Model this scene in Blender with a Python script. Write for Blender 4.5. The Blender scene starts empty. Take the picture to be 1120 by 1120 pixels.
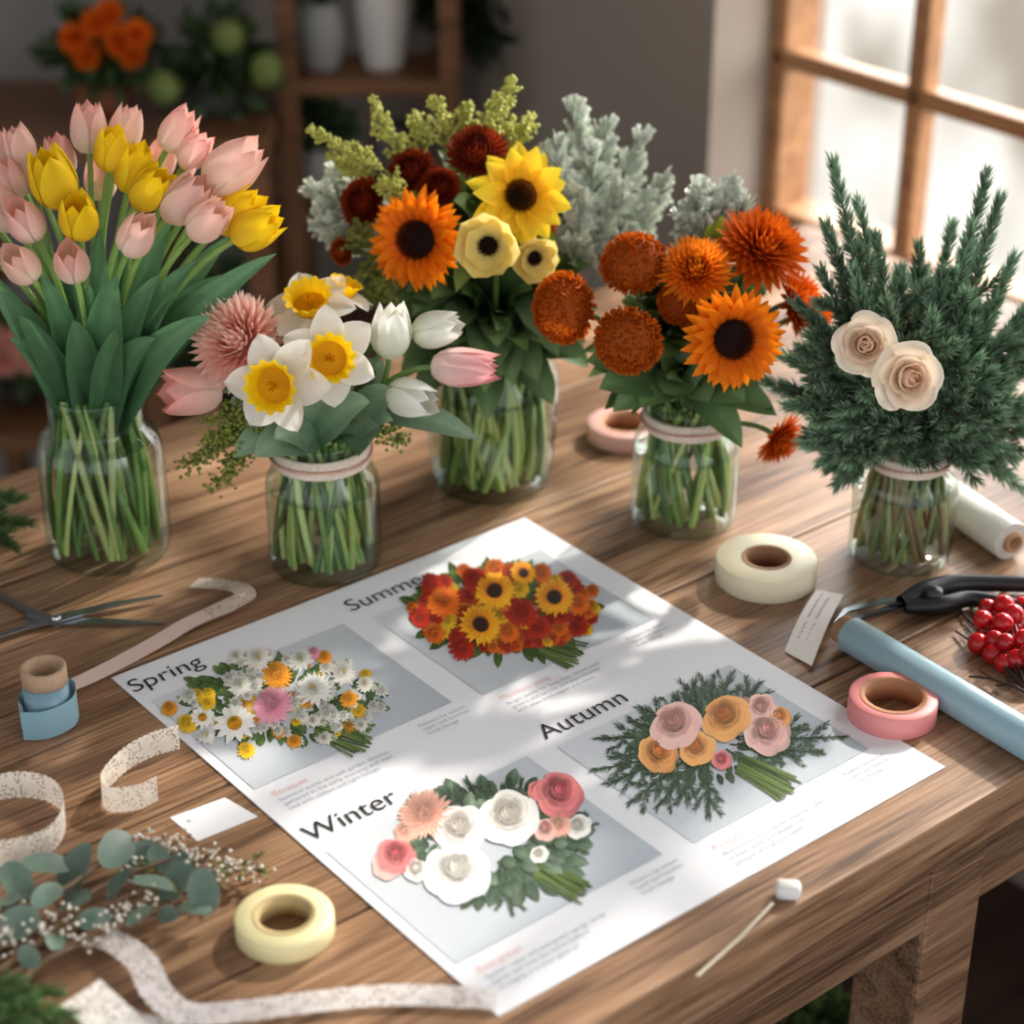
import bpy, math
import numpy as np
rng=np.random.default_rng(11)
pi=math.pi
T=0.75                      # table top height
TH=math.radians(28.5); CT,ST=math.cos(TH),math.sin(TH); FP=2200.0; D=1.75
CAM=np.array([0,-D*CT,T+D*ST])
UA=math.radians(38.8)
U=np.array([math.cos(UA),math.sin(UA),0.]); V=np.array([-math.sin(UA),math.cos(UA),0.]); Z=np.array([0,0,1.])
# ---- site survey helpers: photo measurement -> real position on a known real surface
def ray(u,v):
    a=(u-560)/FP; b=(v-560)/FP
    return np.array([a,CT-ST*b,-ST-CT*b])
def gr(u,v,h=0.):
    d=ray(u,v); t=(CAM[2]-T-h)/-d[2]; return CAM+t*d
def atY(u,v,y):
    d=ray(u,v); return CAM+d*((y-CAM[1])/d[1])
def mpp(p):
    return ((p-CAM)@np.array([0,CT,-ST]))/FP
def uvz(a,b,h): return U*a+V*b+Z*(T+h)
def c(r,g,b):
    x=np.array([r,g,b])/255.; return np.where(x<=.04045,x/12.92,((x+.055)/1.055)**2.4)
def unit(v): v=np.asarray(v,float); return v/(np.linalg.norm(v)+1e-12)
def basis(z,roll=0.):
    z=unit(z); ref=np.array([0,0,1.]) if abs(z[2])<.95 else np.array([0,1.,0])
    x=unit(np.cross(ref,z)); y=np.cross(z,x)
    x2=x*math.cos(roll)+y*math.sin(roll); y2=-x*math.sin(roll)+y*math.cos(roll)
    return np.stack([x2,y2,z],1)
# ---- mesh builder
def grid(nv,nu):
    i=np.arange(nv-1)[:,None]*nu+np.arange(nu-1)[None]
    i=i.ravel(); return np.stack([i,i+1,i+nu+1,i+nu],1)
class MB:
    def __init__(s): s.V=[];s.Q=[];s.R=[];s.C=[];s.n=0
    def add(s,v,f,col):
        v=np.asarray(v,float); col=np.asarray(col,float)
        if col.ndim==1: col=np.tile(col,(len(v),1))
        s.V.append(v); s.C.append(col)
        for ff in (f if isinstance(f,list) else [f]):
            if len(ff)==0: continue
            (s.Q if ff.shape[1]==4 else s.R).append(ff+s.n)
        s.n+=len(v)
    def geom(s):
        fs=[]
        if s.Q: fs.append(np.concatenate(s.Q))
        if s.R: fs.append(np.concatenate(s.R))
        return (np.concatenate(s.V),fs,np.concatenate(s.C))
    def put(s,g,pos,zdir=(0,0,1),sc=1.,roll=None,jit=.06,M=None,flat=1.):
        if M is None: M=basis(zdir,rng.uniform(0,6.28) if roll is None else roll)
        v=g[0]*np.array([1,1,flat])*sc
        col=np.clip(g[2]*(1+rng.uniform(-jit,jit))*(1+rng.uniform(-jit/3,jit/3,3)),0,1)
        s.add(v@M.T+pos,g[1],col)
    def obj(s,name,mat,parent=None,origin=None,smooth=True,bevel=0):
        v,fs,col=s.geom()
        o0=np.array(parent.location) if parent is not None else (np.zeros(3) if origin is None else np.asarray(origin))
        me=bpy.data.meshes.new(name)
        faces=[]
        for f in fs: faces+=f.tolist()
        me.from_pydata((v-o0).tolist(),[],faces)
        at=me.attributes.new('Col','FLOAT_COLOR','POINT')
        at.data.foreach_set('color',np.concatenate([col,np.ones((len(col),1))],1).astype(np.float32).ravel())
        if smooth: me.polygons.foreach_set('use_smooth',np.ones(len(me.polygons),bool))
        me.materials.append(mat)
        ob=bpy.data.objects.new(name,me); bpy.context.scene.collection.objects.link(ob)
        if parent is not None: ob.parent=parent
        else: ob.location=o0
        if bevel:
            m=ob.modifiers.new('bev','BEVEL'); m.width=bevel; m.segments=2; m.limit_method='ANGLE'
        me.update(); return ob
def empty(name,loc):
    e=bpy.data.objects.new(name,None); e.location=loc; e.empty_display_size=.02
    bpy.context.scene.collection.objects.link(e); return e
BF=np.array([[0,1,3,2],[4,6,7,5],[0,4,5,1],[2,3,7,6],[0,2,6,4],[1,5,7,3]])
def box(mb,cen,hs,ax=None,col=(1,1,1)):
    ax=np.stack([U,V,Z],1) if ax is None else ax
    s=np.array([[x,y,z] for x in(-1,1) for y in(-1,1) for z in(-1,1)],float)*np.array(hs)
    mb.add(s@ax.T+cen,BF,col)
def bez(p0,p1,p2,n):
    t=np.linspace(0,1,n)[:,None]; return (1-t)**2*p0+2*t*(1-t)*p1+t*t*p2
def smooth_path(P,n=40):
    P=np.array(P,float); k=len(P)
    Pe=np.vstack([2*P[0]-P[1],P,2*P[-1]-P[-2]]); out=[]
    for x in np.linspace(0,k-1-1e-6,n):
        i=int(x); t=x-i; a,b,c_,d=Pe[i],Pe[i+1],Pe[i+2],Pe[i+3]
        out.append(.5*((2*b)+(-a+c_)*t+(2*a-5*b+4*c_-d)*t*t+(-a+3*b-3*c_+d)*t**3))
    return np.array(out)
def tube(mb,P,r,col,n=6):
    P=np.asarray(P,float); m=len(P); r=np.broadcast_to(r,(m,))
    Tn=np.gradient(P,axis=0); Tn/=np.linalg.norm(Tn,axis=1)[:,None]+1e-12
    ref=np.array([.3,.9,.1]) if abs(Tn[0]@unit([.3,.9,.1]))<.9 else np.array([1.,0,.2])
    A=np.cross(Tn,ref); A/=np.linalg.norm(A,axis=1)[:,None]+1e-9; B=np.cross(Tn,A)
    ph=np.linspace(0,2*pi,n+1)
    v=P[:,None]+r[:,None,None]*(np.cos(ph)[None,:,None]*A[:,None]+np.sin(ph)[None,:,None]*B[:,None])
    mb.add(v.reshape(-1,3),grid(m,n+1),np.asarray(col))
def revolve(mb,prof,pos,col,n=40,M=None,cols=None):
    pr=np.array(prof,float); ph=np.linspace(0,2*pi,n+1)
    v=np.stack([pr[:,0,None]*np.cos(ph),pr[:,0,None]*np.sin(ph),pr[:,1,None]*np.ones(n+1)],-1)
    cc=col if cols is None else np.repeat(np.array(cols,float),n+1,axis=0)
    v=v.reshape(-1,3)
    if M is not None: v=v@M.T
    mb.add(v+pos,grid(len(pr),n+1),cc)
def petal(L,W,r0=0,a0=.3,a1=.3,cup=.2,cb=(1,1,1),ct=(1,1,1),nu=3,nv=5,k=1.,q=.7,z0=0,e0=.1,phi=0,ruf=0):
    t=np.linspace(0,1,nv); an=a0+(a1-a0)*t; dr,dz=np.cos(an),np.sin(an)
    cs=lambda d:L*np.concatenate([[0],np.cumsum((d[1:]+d[:-1])/2/(nv-1))])
    r=r0+cs(dr); z=z0+cs(dz)
    w=W/2*np.clip(np.sin(pi*(e0+(1-e0)*t)**k),0,1)**q
    s=np.linspace(-1,1,nu)
    off=cup*w[:,None]*s[None]**2+ruf*W*t[:,None]*np.sin(s[None]*5+phi*3)
    X=r[:,None]-np.sin(an)[:,None]*off; Zz=z[:,None]+np.cos(an)[:,None]*off; Y=w[:,None]*s[None]
    cp,sp=math.cos(phi),math.sin(phi)
    v=np.stack([X*cp-Y*sp,X*sp+Y*cp,Zz],-1).reshape(-1,3)
    col=(np.asarray(cb)[None]*(1-t)[:,None]+np.asarray(ct)[None]*t[:,None])
    return v,grid(nv,nu),np.repeat(col,nu,axis=0)
def ring(mb,n,L,W,phi0=0,jit=.08,**k):
    for i in range(n):
        j=rng.uniform(-1,1,4)*jit
        kk=dict(k); kk['a0']=k.get('a0',.3)+j[0]; kk['a1']=k.get('a1',.3)+j[1]*2
        sh=1+j[3]; kk['cb']=np.asarray(k['cb'])*sh; kk['ct']=np.asarray(k['ct'])*sh
        v,f,cc=petal(L*(1+j[2]),W,phi=phi0+2*pi*i/n+j[1],**kk); mb.add(v,f,cc)
# ---- flower heads (local: +z faces out, radius ~1)
def g_sunflower(cb,ct,cen,cen2,n=18,W=.25,rows=3,rc=.38):
    m=MB()
    for k in range(rows):
        ring(m,n,.68-.05*k,W,phi0=k*.19,r0=rc*.8,a0=.15+.22*k,a1=-.25+.3*k,cup=.35,cb=cb,ct=ct,q=.9,k=.9,e0=.16,nv=7,nu=5,z0=.02*k)
    pr=[(rc*math.sin(a),.02+.16*math.cos(a)) for a in np.linspace(pi/2,0.01,8)]
    revolve(m,pr,np.zeros(3),cen,n=20)
    for i in range(260):
        f=(i+.5)/260; r=rc*math.sqrt(f)*1.04; a=i*2.39996
        z=.02+.16*math.sqrt(max(0,1-f)); col=np.asarray(cen2)*(1.5 if .35<f<.85 else .6)
        v,fc,cc=petal(.085,.045,r0=r,a0=1.3-.5*f,a1=1.5,cb=np.asarray(cen)*.7,ct=col,nu=2,nv=3,z0=z-.01,phi=a); m.add(v,fc,cc)
    ring(m,10,.4,.2,r0=.1,a0=-.3,a1=.4,cup=.1,cb=c(60,85,40),ct=c(80,110,50),z0=-.06)
    return m.geom()
def g_mum(cb,ct,N=150,R0=.3,L=.72,W=.15,curl=.6,spread=1.9,flat=.8,q=.6,cin=None,core=True,var=.12,pj=0.):
    m=MB()
    if core:
        R=max(R0*1.0,.30); revolve(m,[(R*math.sin(a),R*math.cos(a)*flat+.03) for a in np.linspace(.001,2.2,9)],np.zeros(3),(np.asarray(cb)+np.asarray(ct))*.45,n=16)
    for i in range(N):
        f=(i+.5)/N; th=math.sqrt(f)*spread+rng.uniform(-.05,.05)*(1+pj*8); a=i*2.39996+rng.uniform(-pj,pj)
        k=rng.uniform(.88,1.1); vv=rng.uniform(-var,var); tt=np.asarray(ct)*(1+vv)
        if cin is not None and f<.15: tt=np.asarray(cin)*(1+vv)
        lean=.45*(1-f)+rng.uniform(-pj,pj)*3
        v,fc,cc=petal(L*k*(.6+.4*f),W*(.8+.2*f),r0=R0*math.sin(th)*.95,a0=pi/2-th+lean,a1=pi/2-th+lean+curl*(.5+.5*f),cup=.5,cb=cb,ct=tt,z0=R0*math.cos(th)*flat,phi=a,q=q,e0=.25,k=1.25,nv=4,nu=3); m.add(v,fc,cc)
    return m.geom()
def g_rose(co,ci,dk=.5,ex=1.2):
    m=MB(); co=np.asarray(co);ci=np.asarray(ci)
    lay=[(2,.13,1.02,.0,120,.85),(3,.22,1.04,.0,95,.62),(3,.32,1.02,.02,82,.42),(4,.42,.97,.08,66,.20),(4,.50,.86,.22,58,.04),(5,.56,.70,.38,48,0),(5,.60,.50,.56,47,0)]
    for li,(n,R,H,fl,hw,cl) in enumerate(lay):
        for i in range(n):
            nv,nu=10,9; t=np.linspace(0,1,nv)[:,None]; s=np.linspace(-1,1,nu)[None]
            p=2*pi*i/n+li*1.1+rng.uniform(-.25,.25)
            wf=np.sin(np.clip(.22+.66*t,0,1)*pi*.62)**.8
            r=R*(.35+.65*np.sin(np.minimum(t*1.25,1)*pi/2))*(1-cl*t**3.5)+fl*t**2.2+.09*R*s
            r=r*(1-.10*np.abs(s)**3*t)+.02*np.sin(s*3.5+i)*t*(1+li*.3)
            phi=p+np.radians(hw)*s*wf
            z=H*(.05+.95*t)*(1-.18*np.abs(s)**2.2*t)-fl*.45*t**6+.05*s*t
            v=np.stack([r*np.cos(phi),r*np.sin(phi),z*np.ones_like(phi)-.15],-1).reshape(-1,3)
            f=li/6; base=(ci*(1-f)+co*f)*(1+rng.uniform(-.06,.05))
            g_=dk+(1.06-dk)*t**ex  # petal bases darkened: shade between the layers painted into the colour
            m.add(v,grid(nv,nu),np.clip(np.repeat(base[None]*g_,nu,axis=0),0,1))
    ring(m,5,.6,.22,r0=.1,a0=-.5,a1=.3,cb=c(70,95,50),ct=c(80,110,60),z0=-.1)
    return m.geom()
def g_tulip(cb,ct,opn=0.,R0=.37):
    m=MB()
    for k in range(6):
        outer=k%2==0; nv,nu=10,7; t=np.linspace(0,1,nv)[:,None]; s=np.linspace(-1,1,nu)[None]
        R=R0*(1.03 if outer else .9)
        r=R*np.sin(np.minimum(t*.92+.06,1)**.62*pi*.86)**.8+opn*t**2*.3+(.05 if outer else 0)*t**6
        r=r*(1+.07*np.cos(s*1.57)-.05*np.exp(-(s/.18)**2)*t)
        hw=math.radians(57)*np.clip(np.sin(np.clip(.30+.70*t,0,1)**1.15*pi),0,1)**.62
        phi=k*pi/3+hw*s
        z=(t*1.08 if outer else t*1.04)-.04*s**2*t
        v=np.stack([r*np.cos(phi),r*np.sin(phi),z*np.ones_like(phi)-.5],-1).reshape(-1,3)
        cc=(np.asarray(cb)*(1-t)+np.asarray(ct)*t)*(1+rng.uniform(-.05,.05))
        cc=cc[:,None,:]*(.88+.26*np.abs(s.ravel())[None,:,None]**1.5)
        m.add(v,grid(nv,nu),np.clip(cc.reshape(-1,3),0,1))
    return m.geom()
def g_daff(pc=c(252,249,238),tc=c(254,204,14)):
    m=MB()
    ring(m,3,.72,.72,r0=.27,a0=.0,a1=-.12,cup=.15,cb=pc*.85,ct=pc,q=.72,k=.85,e0=.22,nv=8,nu=7,ruf=.03)
    ring(m,3,.70,.66,phi0=pi/3,r0=.27,a0=.12,a1=.0,cup=.2,cb=pc*.85,ct=pc,q=.72,k=.85,e0=.22,nv=8,nu=7,z0=.015,ruf=.03)
    n=60; ph=np.linspace(0,2*pi,n+1); pr=np.array([(.10,-.02),(.30,.0),(.32,.12),(.34,.25),(.39,.34),(.47,.39)])
    amp=np.array([0,0,.01,.02,.04,.08])[:,None]
    r=pr[:,0,None]*(1+amp*np.sin(ph*13)); z=pr[:,1,None]+amp*.3*np.cos(ph*13)
    v=np.stack([r*np.cos(ph),r*np.sin(ph),z],-1).reshape(-1,3)
    cols=np.repeat(np.array([tc*.8,tc*.85,tc*.95,tc,tc,c(255,222,50)]),n+1,axis=0)
    m.add(v,grid(6,n+1),cols)
    revolve(m,[(.33,.12),(.2,.09),(.001,.10)],np.zeros(3),c(238,178,8),n=16)
    for i in range(6): tube(m,[(0,0,.08),(.06*math.cos(i),.06*math.sin(i),.2),(.08*math.cos(i),.08*math.sin(i),.32)],[.015,.015,.03],c(240,180,20),4)
    return m.geom()
def g_anem(pc,cc_):
    m=MB()
    ring(m,7,.95,.9,r0=.05,a0=.15,a1=.9,cup=.25,cb=pc*.85,ct=pc,q=.4,k=1.3,e0=.12,nv=8,nu=7,ruf=.02)
    ring(m,6,.75,.72,phi0=.4,r0=.05,a0=.5,a1=1.1,cup=.25,cb=pc*.75,ct=pc,q=.4,k=1.3,e0=.12,nv=8,nu=7)
    for i in range(60):
        f=(i+.5)/60
        v,fc,q=petal(.12,.07,r0=.26*math.sqrt(f),a0=1.4-.6*f,a1=1.5,cb=c(30,18,12),ct=cc_,nu=2,nv=3,z0=.12*(1-f)+.1,phi=i*2.4); m.add(v,fc,q)
    revolve(m,[(.26,.08),(.2,.18),(.001,.24)],np.zeros(3),c(40,25,18),n=12)
    return m.geom()
def g_sphere(col,n=10,k=7):
    m=MB(); revolve(m,[(math.sin(a),-math.cos(a)) for a in np.linspace(.001,pi-.001,k)],np.zeros(3),col,n=n); return m.geom()
OCT=(np.array([[1,0,0],[-1,0,0],[0,1,0],[0,-1,0],[0,0,1],[0,0,-1]],float),[np.array([[0,2,4],[2,1,4],[1,3,4],[3,0,4],[2,0,5],[1,2,5],[3,1,5],[0,3,5]])])
def octs(mb,P,r,col,jit=.15):
    for p in P:
        mb.add(OCT[0]*r*rng.uniform(.7,1.2)+p,OCT[1],np.clip(np.asarray(col)*(1+rng.uniform(-jit,jit)),0,1))
def leafb(mb,p0,pm,p1,w,nrm,cb,ct,nv=9,crease=.25,q=.8,k=1.,e0=.08):
    P=bez(np.asarray(p0),np.asarray(pm),np.asarray(p1),nv); t=np.linspace(0,1,nv)
    Tn=np.gradient(P,axis=0); Tn/=np.linalg.norm(Tn,axis=1)[:,None]+1e-9
    S=np.cross(Tn,np.asarray(nrm,float)); S/=np.linalg.norm(S,axis=1)[:,None]+1e-9; N=np.cross(S,Tn)
    ww=w/2*np.clip(np.sin(pi*(e0+(1-e0)*t)**k),0,1)**q
    s=np.linspace(-1,1,5)
    v=P[:,None]+ww[:,None,None]*(s[None,:,None]*S[:,None]+crease*(np.abs(s)**1.3)[None,:,None]*N[:,None])
    j=1+rng.uniform(-.18,.18)
    col=(np.asarray(cb)[None]*(1-t)[:,None]+np.asarray(ct)[None]*t[:,None])[:,None]*(1+.25*(np.abs(s)<.1))[None,:,None]*j
    mb.add(v.reshape(-1,3),grid(nv,5),np.clip(col.reshape(-1,3),0,1))
def needles(mb,P,L,w,n,cb,ct,al=(.6,1.0)):
    P=np.asarray(P); m=len(P); Tn=np.gradient(P,axis=0); Tn/=np.linalg.norm(Tn,axis=1)[:,None]+1e-9
    x=rng.uniform(0,1,n)**.9*(m-1.001); i=x.astype(int); f=(x-i)[:,None]
    B=P[i]*(1-f)+P[i+1]*f; t=Tn[i]
    rnd=rng.normal(size=(n,3)); rd=rnd-(rnd*t).sum(1)[:,None]*t; rd/=np.linalg.norm(rd,axis=1)[:,None]+1e-9
    a=rng.uniform(al[0],al[1],n)[:,None]; a=a*(1-.55*(x[:,None]/(m-1))**3)
    d=t*np.cos(a)+rd*np.sin(a); LL=L*rng.uniform(.75,1.15,n)[:,None]
    s=np.cross(d,rng.normal(size=(n,3))); s/=np.linalg.norm(s,axis=1)[:,None]+1e-9
    tip=B+d*LL; mid=B+d*LL*.5
    v=np.stack([B,mid+s*w/2,tip,mid-s*w/2],1).reshape(-1,3)
    f4=np.arange(n)[:,None]*4+np.arange(4)[None]
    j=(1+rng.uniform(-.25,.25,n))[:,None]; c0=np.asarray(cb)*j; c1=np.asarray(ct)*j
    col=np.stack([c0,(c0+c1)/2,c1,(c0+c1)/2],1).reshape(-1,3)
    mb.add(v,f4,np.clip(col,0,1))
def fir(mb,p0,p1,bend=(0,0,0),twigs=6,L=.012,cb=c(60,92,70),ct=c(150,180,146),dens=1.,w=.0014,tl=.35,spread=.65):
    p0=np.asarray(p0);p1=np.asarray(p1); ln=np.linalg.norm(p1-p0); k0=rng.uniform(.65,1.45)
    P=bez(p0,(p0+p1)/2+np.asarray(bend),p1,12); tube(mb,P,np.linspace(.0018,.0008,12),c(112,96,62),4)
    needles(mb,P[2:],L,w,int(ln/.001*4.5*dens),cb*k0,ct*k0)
    for k in range(twigs):
        x=.25+.6*k/max(1,twigs); i=int(x*11); t=unit(P[min(i+1,11)]-P[i])
        sd=rng.normal(size=3); sd=unit(sd-(sd@t)*t)
        l=ln*tl*(1.1-x)*rng.uniform(.8,1.2); q=P[i]+l*(t*.75+sd*spread); q2=(P[i]+q)/2+sd*.1*l; k1=k0*rng.uniform(.8,1.25)
        Q=bez(P[i],q2,q,8); tube(mb,Q,.0009,c(112,98,64),3); needles(mb,Q,L*.9,w,int(l/.001*4.5*dens)+5,cb*k1,ct*k1)
# ---- materials
def newmat(name):
    m=bpy.data.materials.new(name); m.use_nodes=True; nt=m.node_tree; return m,nt,nt.nodes,nt.links,nt.nodes['Principled BSDF']
def amat(name,rough=.5,transl=0.,metal=0.,spec=.5,nscale=60,namp=.15,bump=0.,sheen=0.,lace=0):
    m,nt,N,L,p=newmat(name)
    a=N.new('ShaderNodeAttribute'); a.attribute_name='Col'
    tc=N.new('ShaderNodeTexCoord'); no=N.new('ShaderNodeTexNoise'); no.inputs['Scale'].default_value=nscale; no.inputs['Detail'].default_value=4
    L.new(tc.outputs['Object'],no.inputs['Vector'])
    mr=N.new('ShaderNodeMapRange'); mr.inputs[3].default_value=1-namp; mr.inputs[4].default_value=1+namp
    src=no.outputs['Fac']
    L.new(src,mr.inputs[0])
    vm=N.new('ShaderNodeVectorMath'); vm.operation='SCALE'; L.new(a.outputs['Color'],vm.inputs[0]); L.new(mr.outputs[0],vm.inputs['Scale'])
    L.new(vm.outputs[0],p.inputs['Base Color'])
    p.inputs['Roughness'].default_value=rough; p.inputs['Metallic'].default_value=metal; p.inputs['Specular IOR Level'].default_value=spec
    if sheen: p.inputs['Sheen Weight'].default_value=sheen
    if bump:
        b=N.new('ShaderNodeBump'); b.inputs['Strength'].default_value=bump; b.inputs['Distance'].default_value=.001; L.new(src,b.inputs['Height']); L.new(b.outputs[0],p.inputs['Normal'])
    out=p.outputs[0]
    if transl:
        tr=N.new('ShaderNodeBsdfTranslucent'); L.new(vm.outputs[0],tr.inputs['Color']); mx=N.new('ShaderNodeMixShader'); mx.inputs[0].default_value=transl
        L.new(p.outputs[0],mx.inputs[1]); L.new(tr.outputs[0],mx.inputs[2]); out=mx.outputs[0]
    if lace:   # open-work holes of the lace
        vo=N.new('ShaderNodeTexVoronoi'); vo.inputs['Scale'].default_value=lace; L.new(tc.outputs['Object'],vo.inputs['Vector'])
        lt=N.new('ShaderNodeMath'); lt.operation='LESS_THAN'; lt.inputs[1].default_value=.40; L.new(vo.outputs['Distance'],lt.inputs[0])
        n2=N.new('ShaderNodeTexNoise'); n2.inputs['Scale'].default_value=95; L.new(tc.outputs['Object'],n2.inputs['Vector'])
        gt=N.new('ShaderNodeMath'); gt.operation='GREATER_THAN'; gt.inputs[1].default_value=.46; L.new(n2.outputs['Fac'],gt.inputs[0])
        mu=N.new('ShaderNodeMath'); mu.operation='MULTIPLY'; L.new(lt.outputs[0],mu.inputs[0]); L.new(gt.outputs[0],mu.inputs[1])
        m8=N.new('ShaderNodeMath'); m8.operation='MULTIPLY'; m8.inputs[1].default_value=.6; L.new(mu.outputs[0],m8.inputs[0])
        tp=N.new('ShaderNodeBsdfTransparent'); mx2=N.new('ShaderNodeMixShader'); L.new(m8.outputs[0],mx2.inputs[0]); L.new(out,mx2.inputs[1]); L.new(tp.outputs[0],mx2.inputs[2]); out=mx2.outputs[0]
    L.new(out,N['Material Output'].inputs['Surface'])
    return m
M_pet=amat('petal',.6,.38,spec=.2,nscale=120,namp=.1)
M_leaf=amat('leaf',.45,.2,spec=.4,nscale=90,namp=.2)
M_need=amat('needle',.5,.15,spec=.3,namp=.15)
M_stem=amat('stem',.4,0,spec=.5,namp=.2)
M_paper=amat('paper',.55,0,spec=.25,nscale=12,namp=.015)
M_print=amat('print_ink',.5,0,spec=.25,namp=.02)
M_satin=amat('satin',.32,.1,spec=.5,nscale=30,namp=.06,sheen=.3)
M_lace=amat('lace',.8,.25,spec=.2,namp=.18,nscale=150,bump=.3,lace=480)
M_band=amat('lace_band',.8,.1,spec=.2,namp=.3,nscale=300,bump=.6)
M_tape=amat('tape',.5,0,nscale=40,namp=.05)
M_kraft=amat('kraft_card',.8,0,nscale=200,namp=.15)
M_metal=amat('steel',.28,0,metal=1.,namp=.05)
M_plast=amat('black_plastic',.4,0,namp=.05)
M_berry=amat('berry_skin',.15,0,namp=.1)
M_gen=amat('ceramic',.5,0,nscale=20,namp=.08)
M_wall=amat('plaster',.9,0,nscale=6,namp=.05,bump=.1)
def wood(name,c1,c2,c3,rough=.42,ang=UA,sc=1.,bump=.25,p0=.36,p1=.68):
    m,nt,N,L,p=newmat(name)
    tc=N.new('ShaderNodeTexCoord'); mp=N.new('ShaderNodeMapping'); mp.vector_type='TEXTURE'; mp.inputs['Rotation'].default_value=(0,0,ang)
    L.new(tc.outputs['Object'],mp.inputs[0])
    m2=N.new('ShaderNodeMapping'); m2.inputs['Scale'].default_value=(1.6*sc,22*sc,22*sc); L.new(mp.outputs[0],m2.inputs[0])
    n1=N.new('ShaderNodeTexNoise'); n1.inputs['Scale'].default_value=1.6; n1.inputs['Detail'].default_value=8; n1.inputs['Distortion'].default_value=1.0; n1.inputs['Roughness'].default_value=.62; L.new(m2.outputs[0],n1.inputs['Vector'])
    m3=N.new('ShaderNodeMapping'); m3.inputs['Scale'].default_value=(6*sc,160*sc,160*sc); L.new(mp.outputs[0],m3.inputs[0])
    n2=N.new('ShaderNodeTexNoise'); n2.inputs['Scale'].default_value=2; n2.inputs['Detail'].default_value=5; L.new(m3.outputs[0],n2.inputs['Vector'])
    a=N.new('ShaderNodeAttribute'); a.attribute_name='Col'
    mx=N.new('ShaderNodeMath'); mx.operation='MULTIPLY_ADD'; mx.inputs[1].default_value=.45; L.new(n2.outputs['Fac'],mx.inputs[0])
    m5=N.new('ShaderNodeMath'); m5.operation='MULTIPLY'; m5.inputs[1].default_value=.6; L.new(n1.outputs['Fac'],m5.inputs[0]); L.new(m5.outputs[0],mx.inputs[2])
    cr=N.new('ShaderNodeValToRGB'); e=cr.color_ramp.elements; e[0].position=p0; e[0].color=(*c1,1); e[1].position=p1; e[1].color=(*c3,1); k=e.new(.52); k.color=(*c2,1)
    L.new(mx.outputs[0],cr.inputs[0])
    vm=N.new('ShaderNodeVectorMath'); vm.operation='MULTIPLY'; L.new(cr.outputs[0],vm.inputs[0]); L.new(a.outputs['Color'],vm.inputs[1]); L.new(vm.outputs[0],p.inputs['Base Color'])
    p.inputs['Roughness'].default_value=rough; p.inputs['Specular IOR Level'].default_value=.4
    b=N.new('ShaderNodeBump'); b.inputs['Strength'].default_value=bump; b.inputs['Distance'].default_value=.001; L.new(mx.outputs[0],b.inputs['Height']); L.new(b.outputs[0],p.inputs['Normal'])
    return m
M_wood=wood('oak_table',c(84,60,44),c(142,108,80),c(182,146,114),rough=.40,bump=.4,p0=.40,p1=.66)
M_frame=wood('window_wood',c(120,84,54),c(160,116,78),c(185,140,98),ang=UA+pi/2)
M_floor=wood('floor_wood',c(40,28,22),c(62,44,33),c(80,58,44),rough=.6)
M_shelf=wood('shelf_wood',c(75,50,32),c(110,74,48),c(135,92,62),ang=0)
m,nt,N,L,p=newmat('jar_glass'); M_glass=m
tr=N.new('ShaderNodeBsdfTransparent'); gl=N.new('ShaderNodeBsdfGlossy'); gl.inputs['Roughness'].default_value=.04; gl.inputs[0].default_value=(.8,.86,.84,1)
lw=N.new('ShaderNodeLayerWeight'); lw.inputs['Blend'].default_value=.5
pw=N.new('ShaderNodeMath'); pw.operation='POWER'; pw.inputs[1].default_value=3.6; L.new(lw.outputs['Facing'],pw.inputs[0])
ad=N.new('ShaderNodeMath'); ad.operation='MULTIPLY_ADD'; ad.inputs[1].default_value=.62; ad.inputs[2].default_value=.06; ad.use_clamp=True; L.new(pw.outputs[0],ad.inputs[0])
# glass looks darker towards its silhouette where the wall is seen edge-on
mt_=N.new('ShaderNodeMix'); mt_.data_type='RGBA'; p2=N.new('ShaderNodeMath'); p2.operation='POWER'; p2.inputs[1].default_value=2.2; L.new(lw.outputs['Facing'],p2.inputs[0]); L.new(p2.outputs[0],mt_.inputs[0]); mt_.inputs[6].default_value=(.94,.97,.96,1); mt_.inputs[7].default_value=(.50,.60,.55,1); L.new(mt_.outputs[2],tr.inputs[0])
mx=N.new('ShaderNodeMixShader'); L.new(ad.outputs[0],mx.inputs[0]); L.new(tr.outputs[0],mx.inputs[1]); L.new(gl.outputs[0],mx.inputs[2]); L.new(mx.outputs[0],N['Material Output'].inputs['Surface'])

# ================= ROOM =================
W1=np.ones(3)
wallc=c(150,139,127)
UW=.75; UG=.85; VC=.54
def boxr(mb,u0,u1,v0,v1,z0,z1,col=W1): box(mb,uvz((u0+u1)/2,(v0+v1)/2,(z0+z1)/2),((u1-u0)/2,(v1-v0)/2,(z1-z0)/2),None,col)
m=MB(); boxr(m,UW,UW+.2,VC,1.8,-.75,1.65,wallc); boxr(m,UW,UW+.2,-.75,VC,-.75,-.13,wallc); boxr(m,UW,UW+.2,-.75,VC,1.2,1.65,wallc); boxr(m,UW,UW+.2,-2.6,-.75,-.75,1.65,wallc)
m.obj('wall_window',M_wall,origin=uvz(UW,0,-.75),smooth=False)
m=MB(); boxr(m,-3.2,UW,1.6,1.7,-.75,1.65,c(160,156,152)); m.obj('wall_back',M_wall,origin=uvz(0,1.6,-.75),smooth=False)
m=MB(); boxr(m,-3.2,UW+.2,-2.6,1.7,-.80,-.75); m.obj('floor',M_floor,origin=uvz(0,0,-.8),smooth=False)
m=MB(); boxr(m,-3.2,UW+.2,-2.6,1.7,1.65,1.7,c(225,220,212)); m.obj('ceiling',M_wall,origin=uvz(0,0,1.7),smooth=False)
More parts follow.
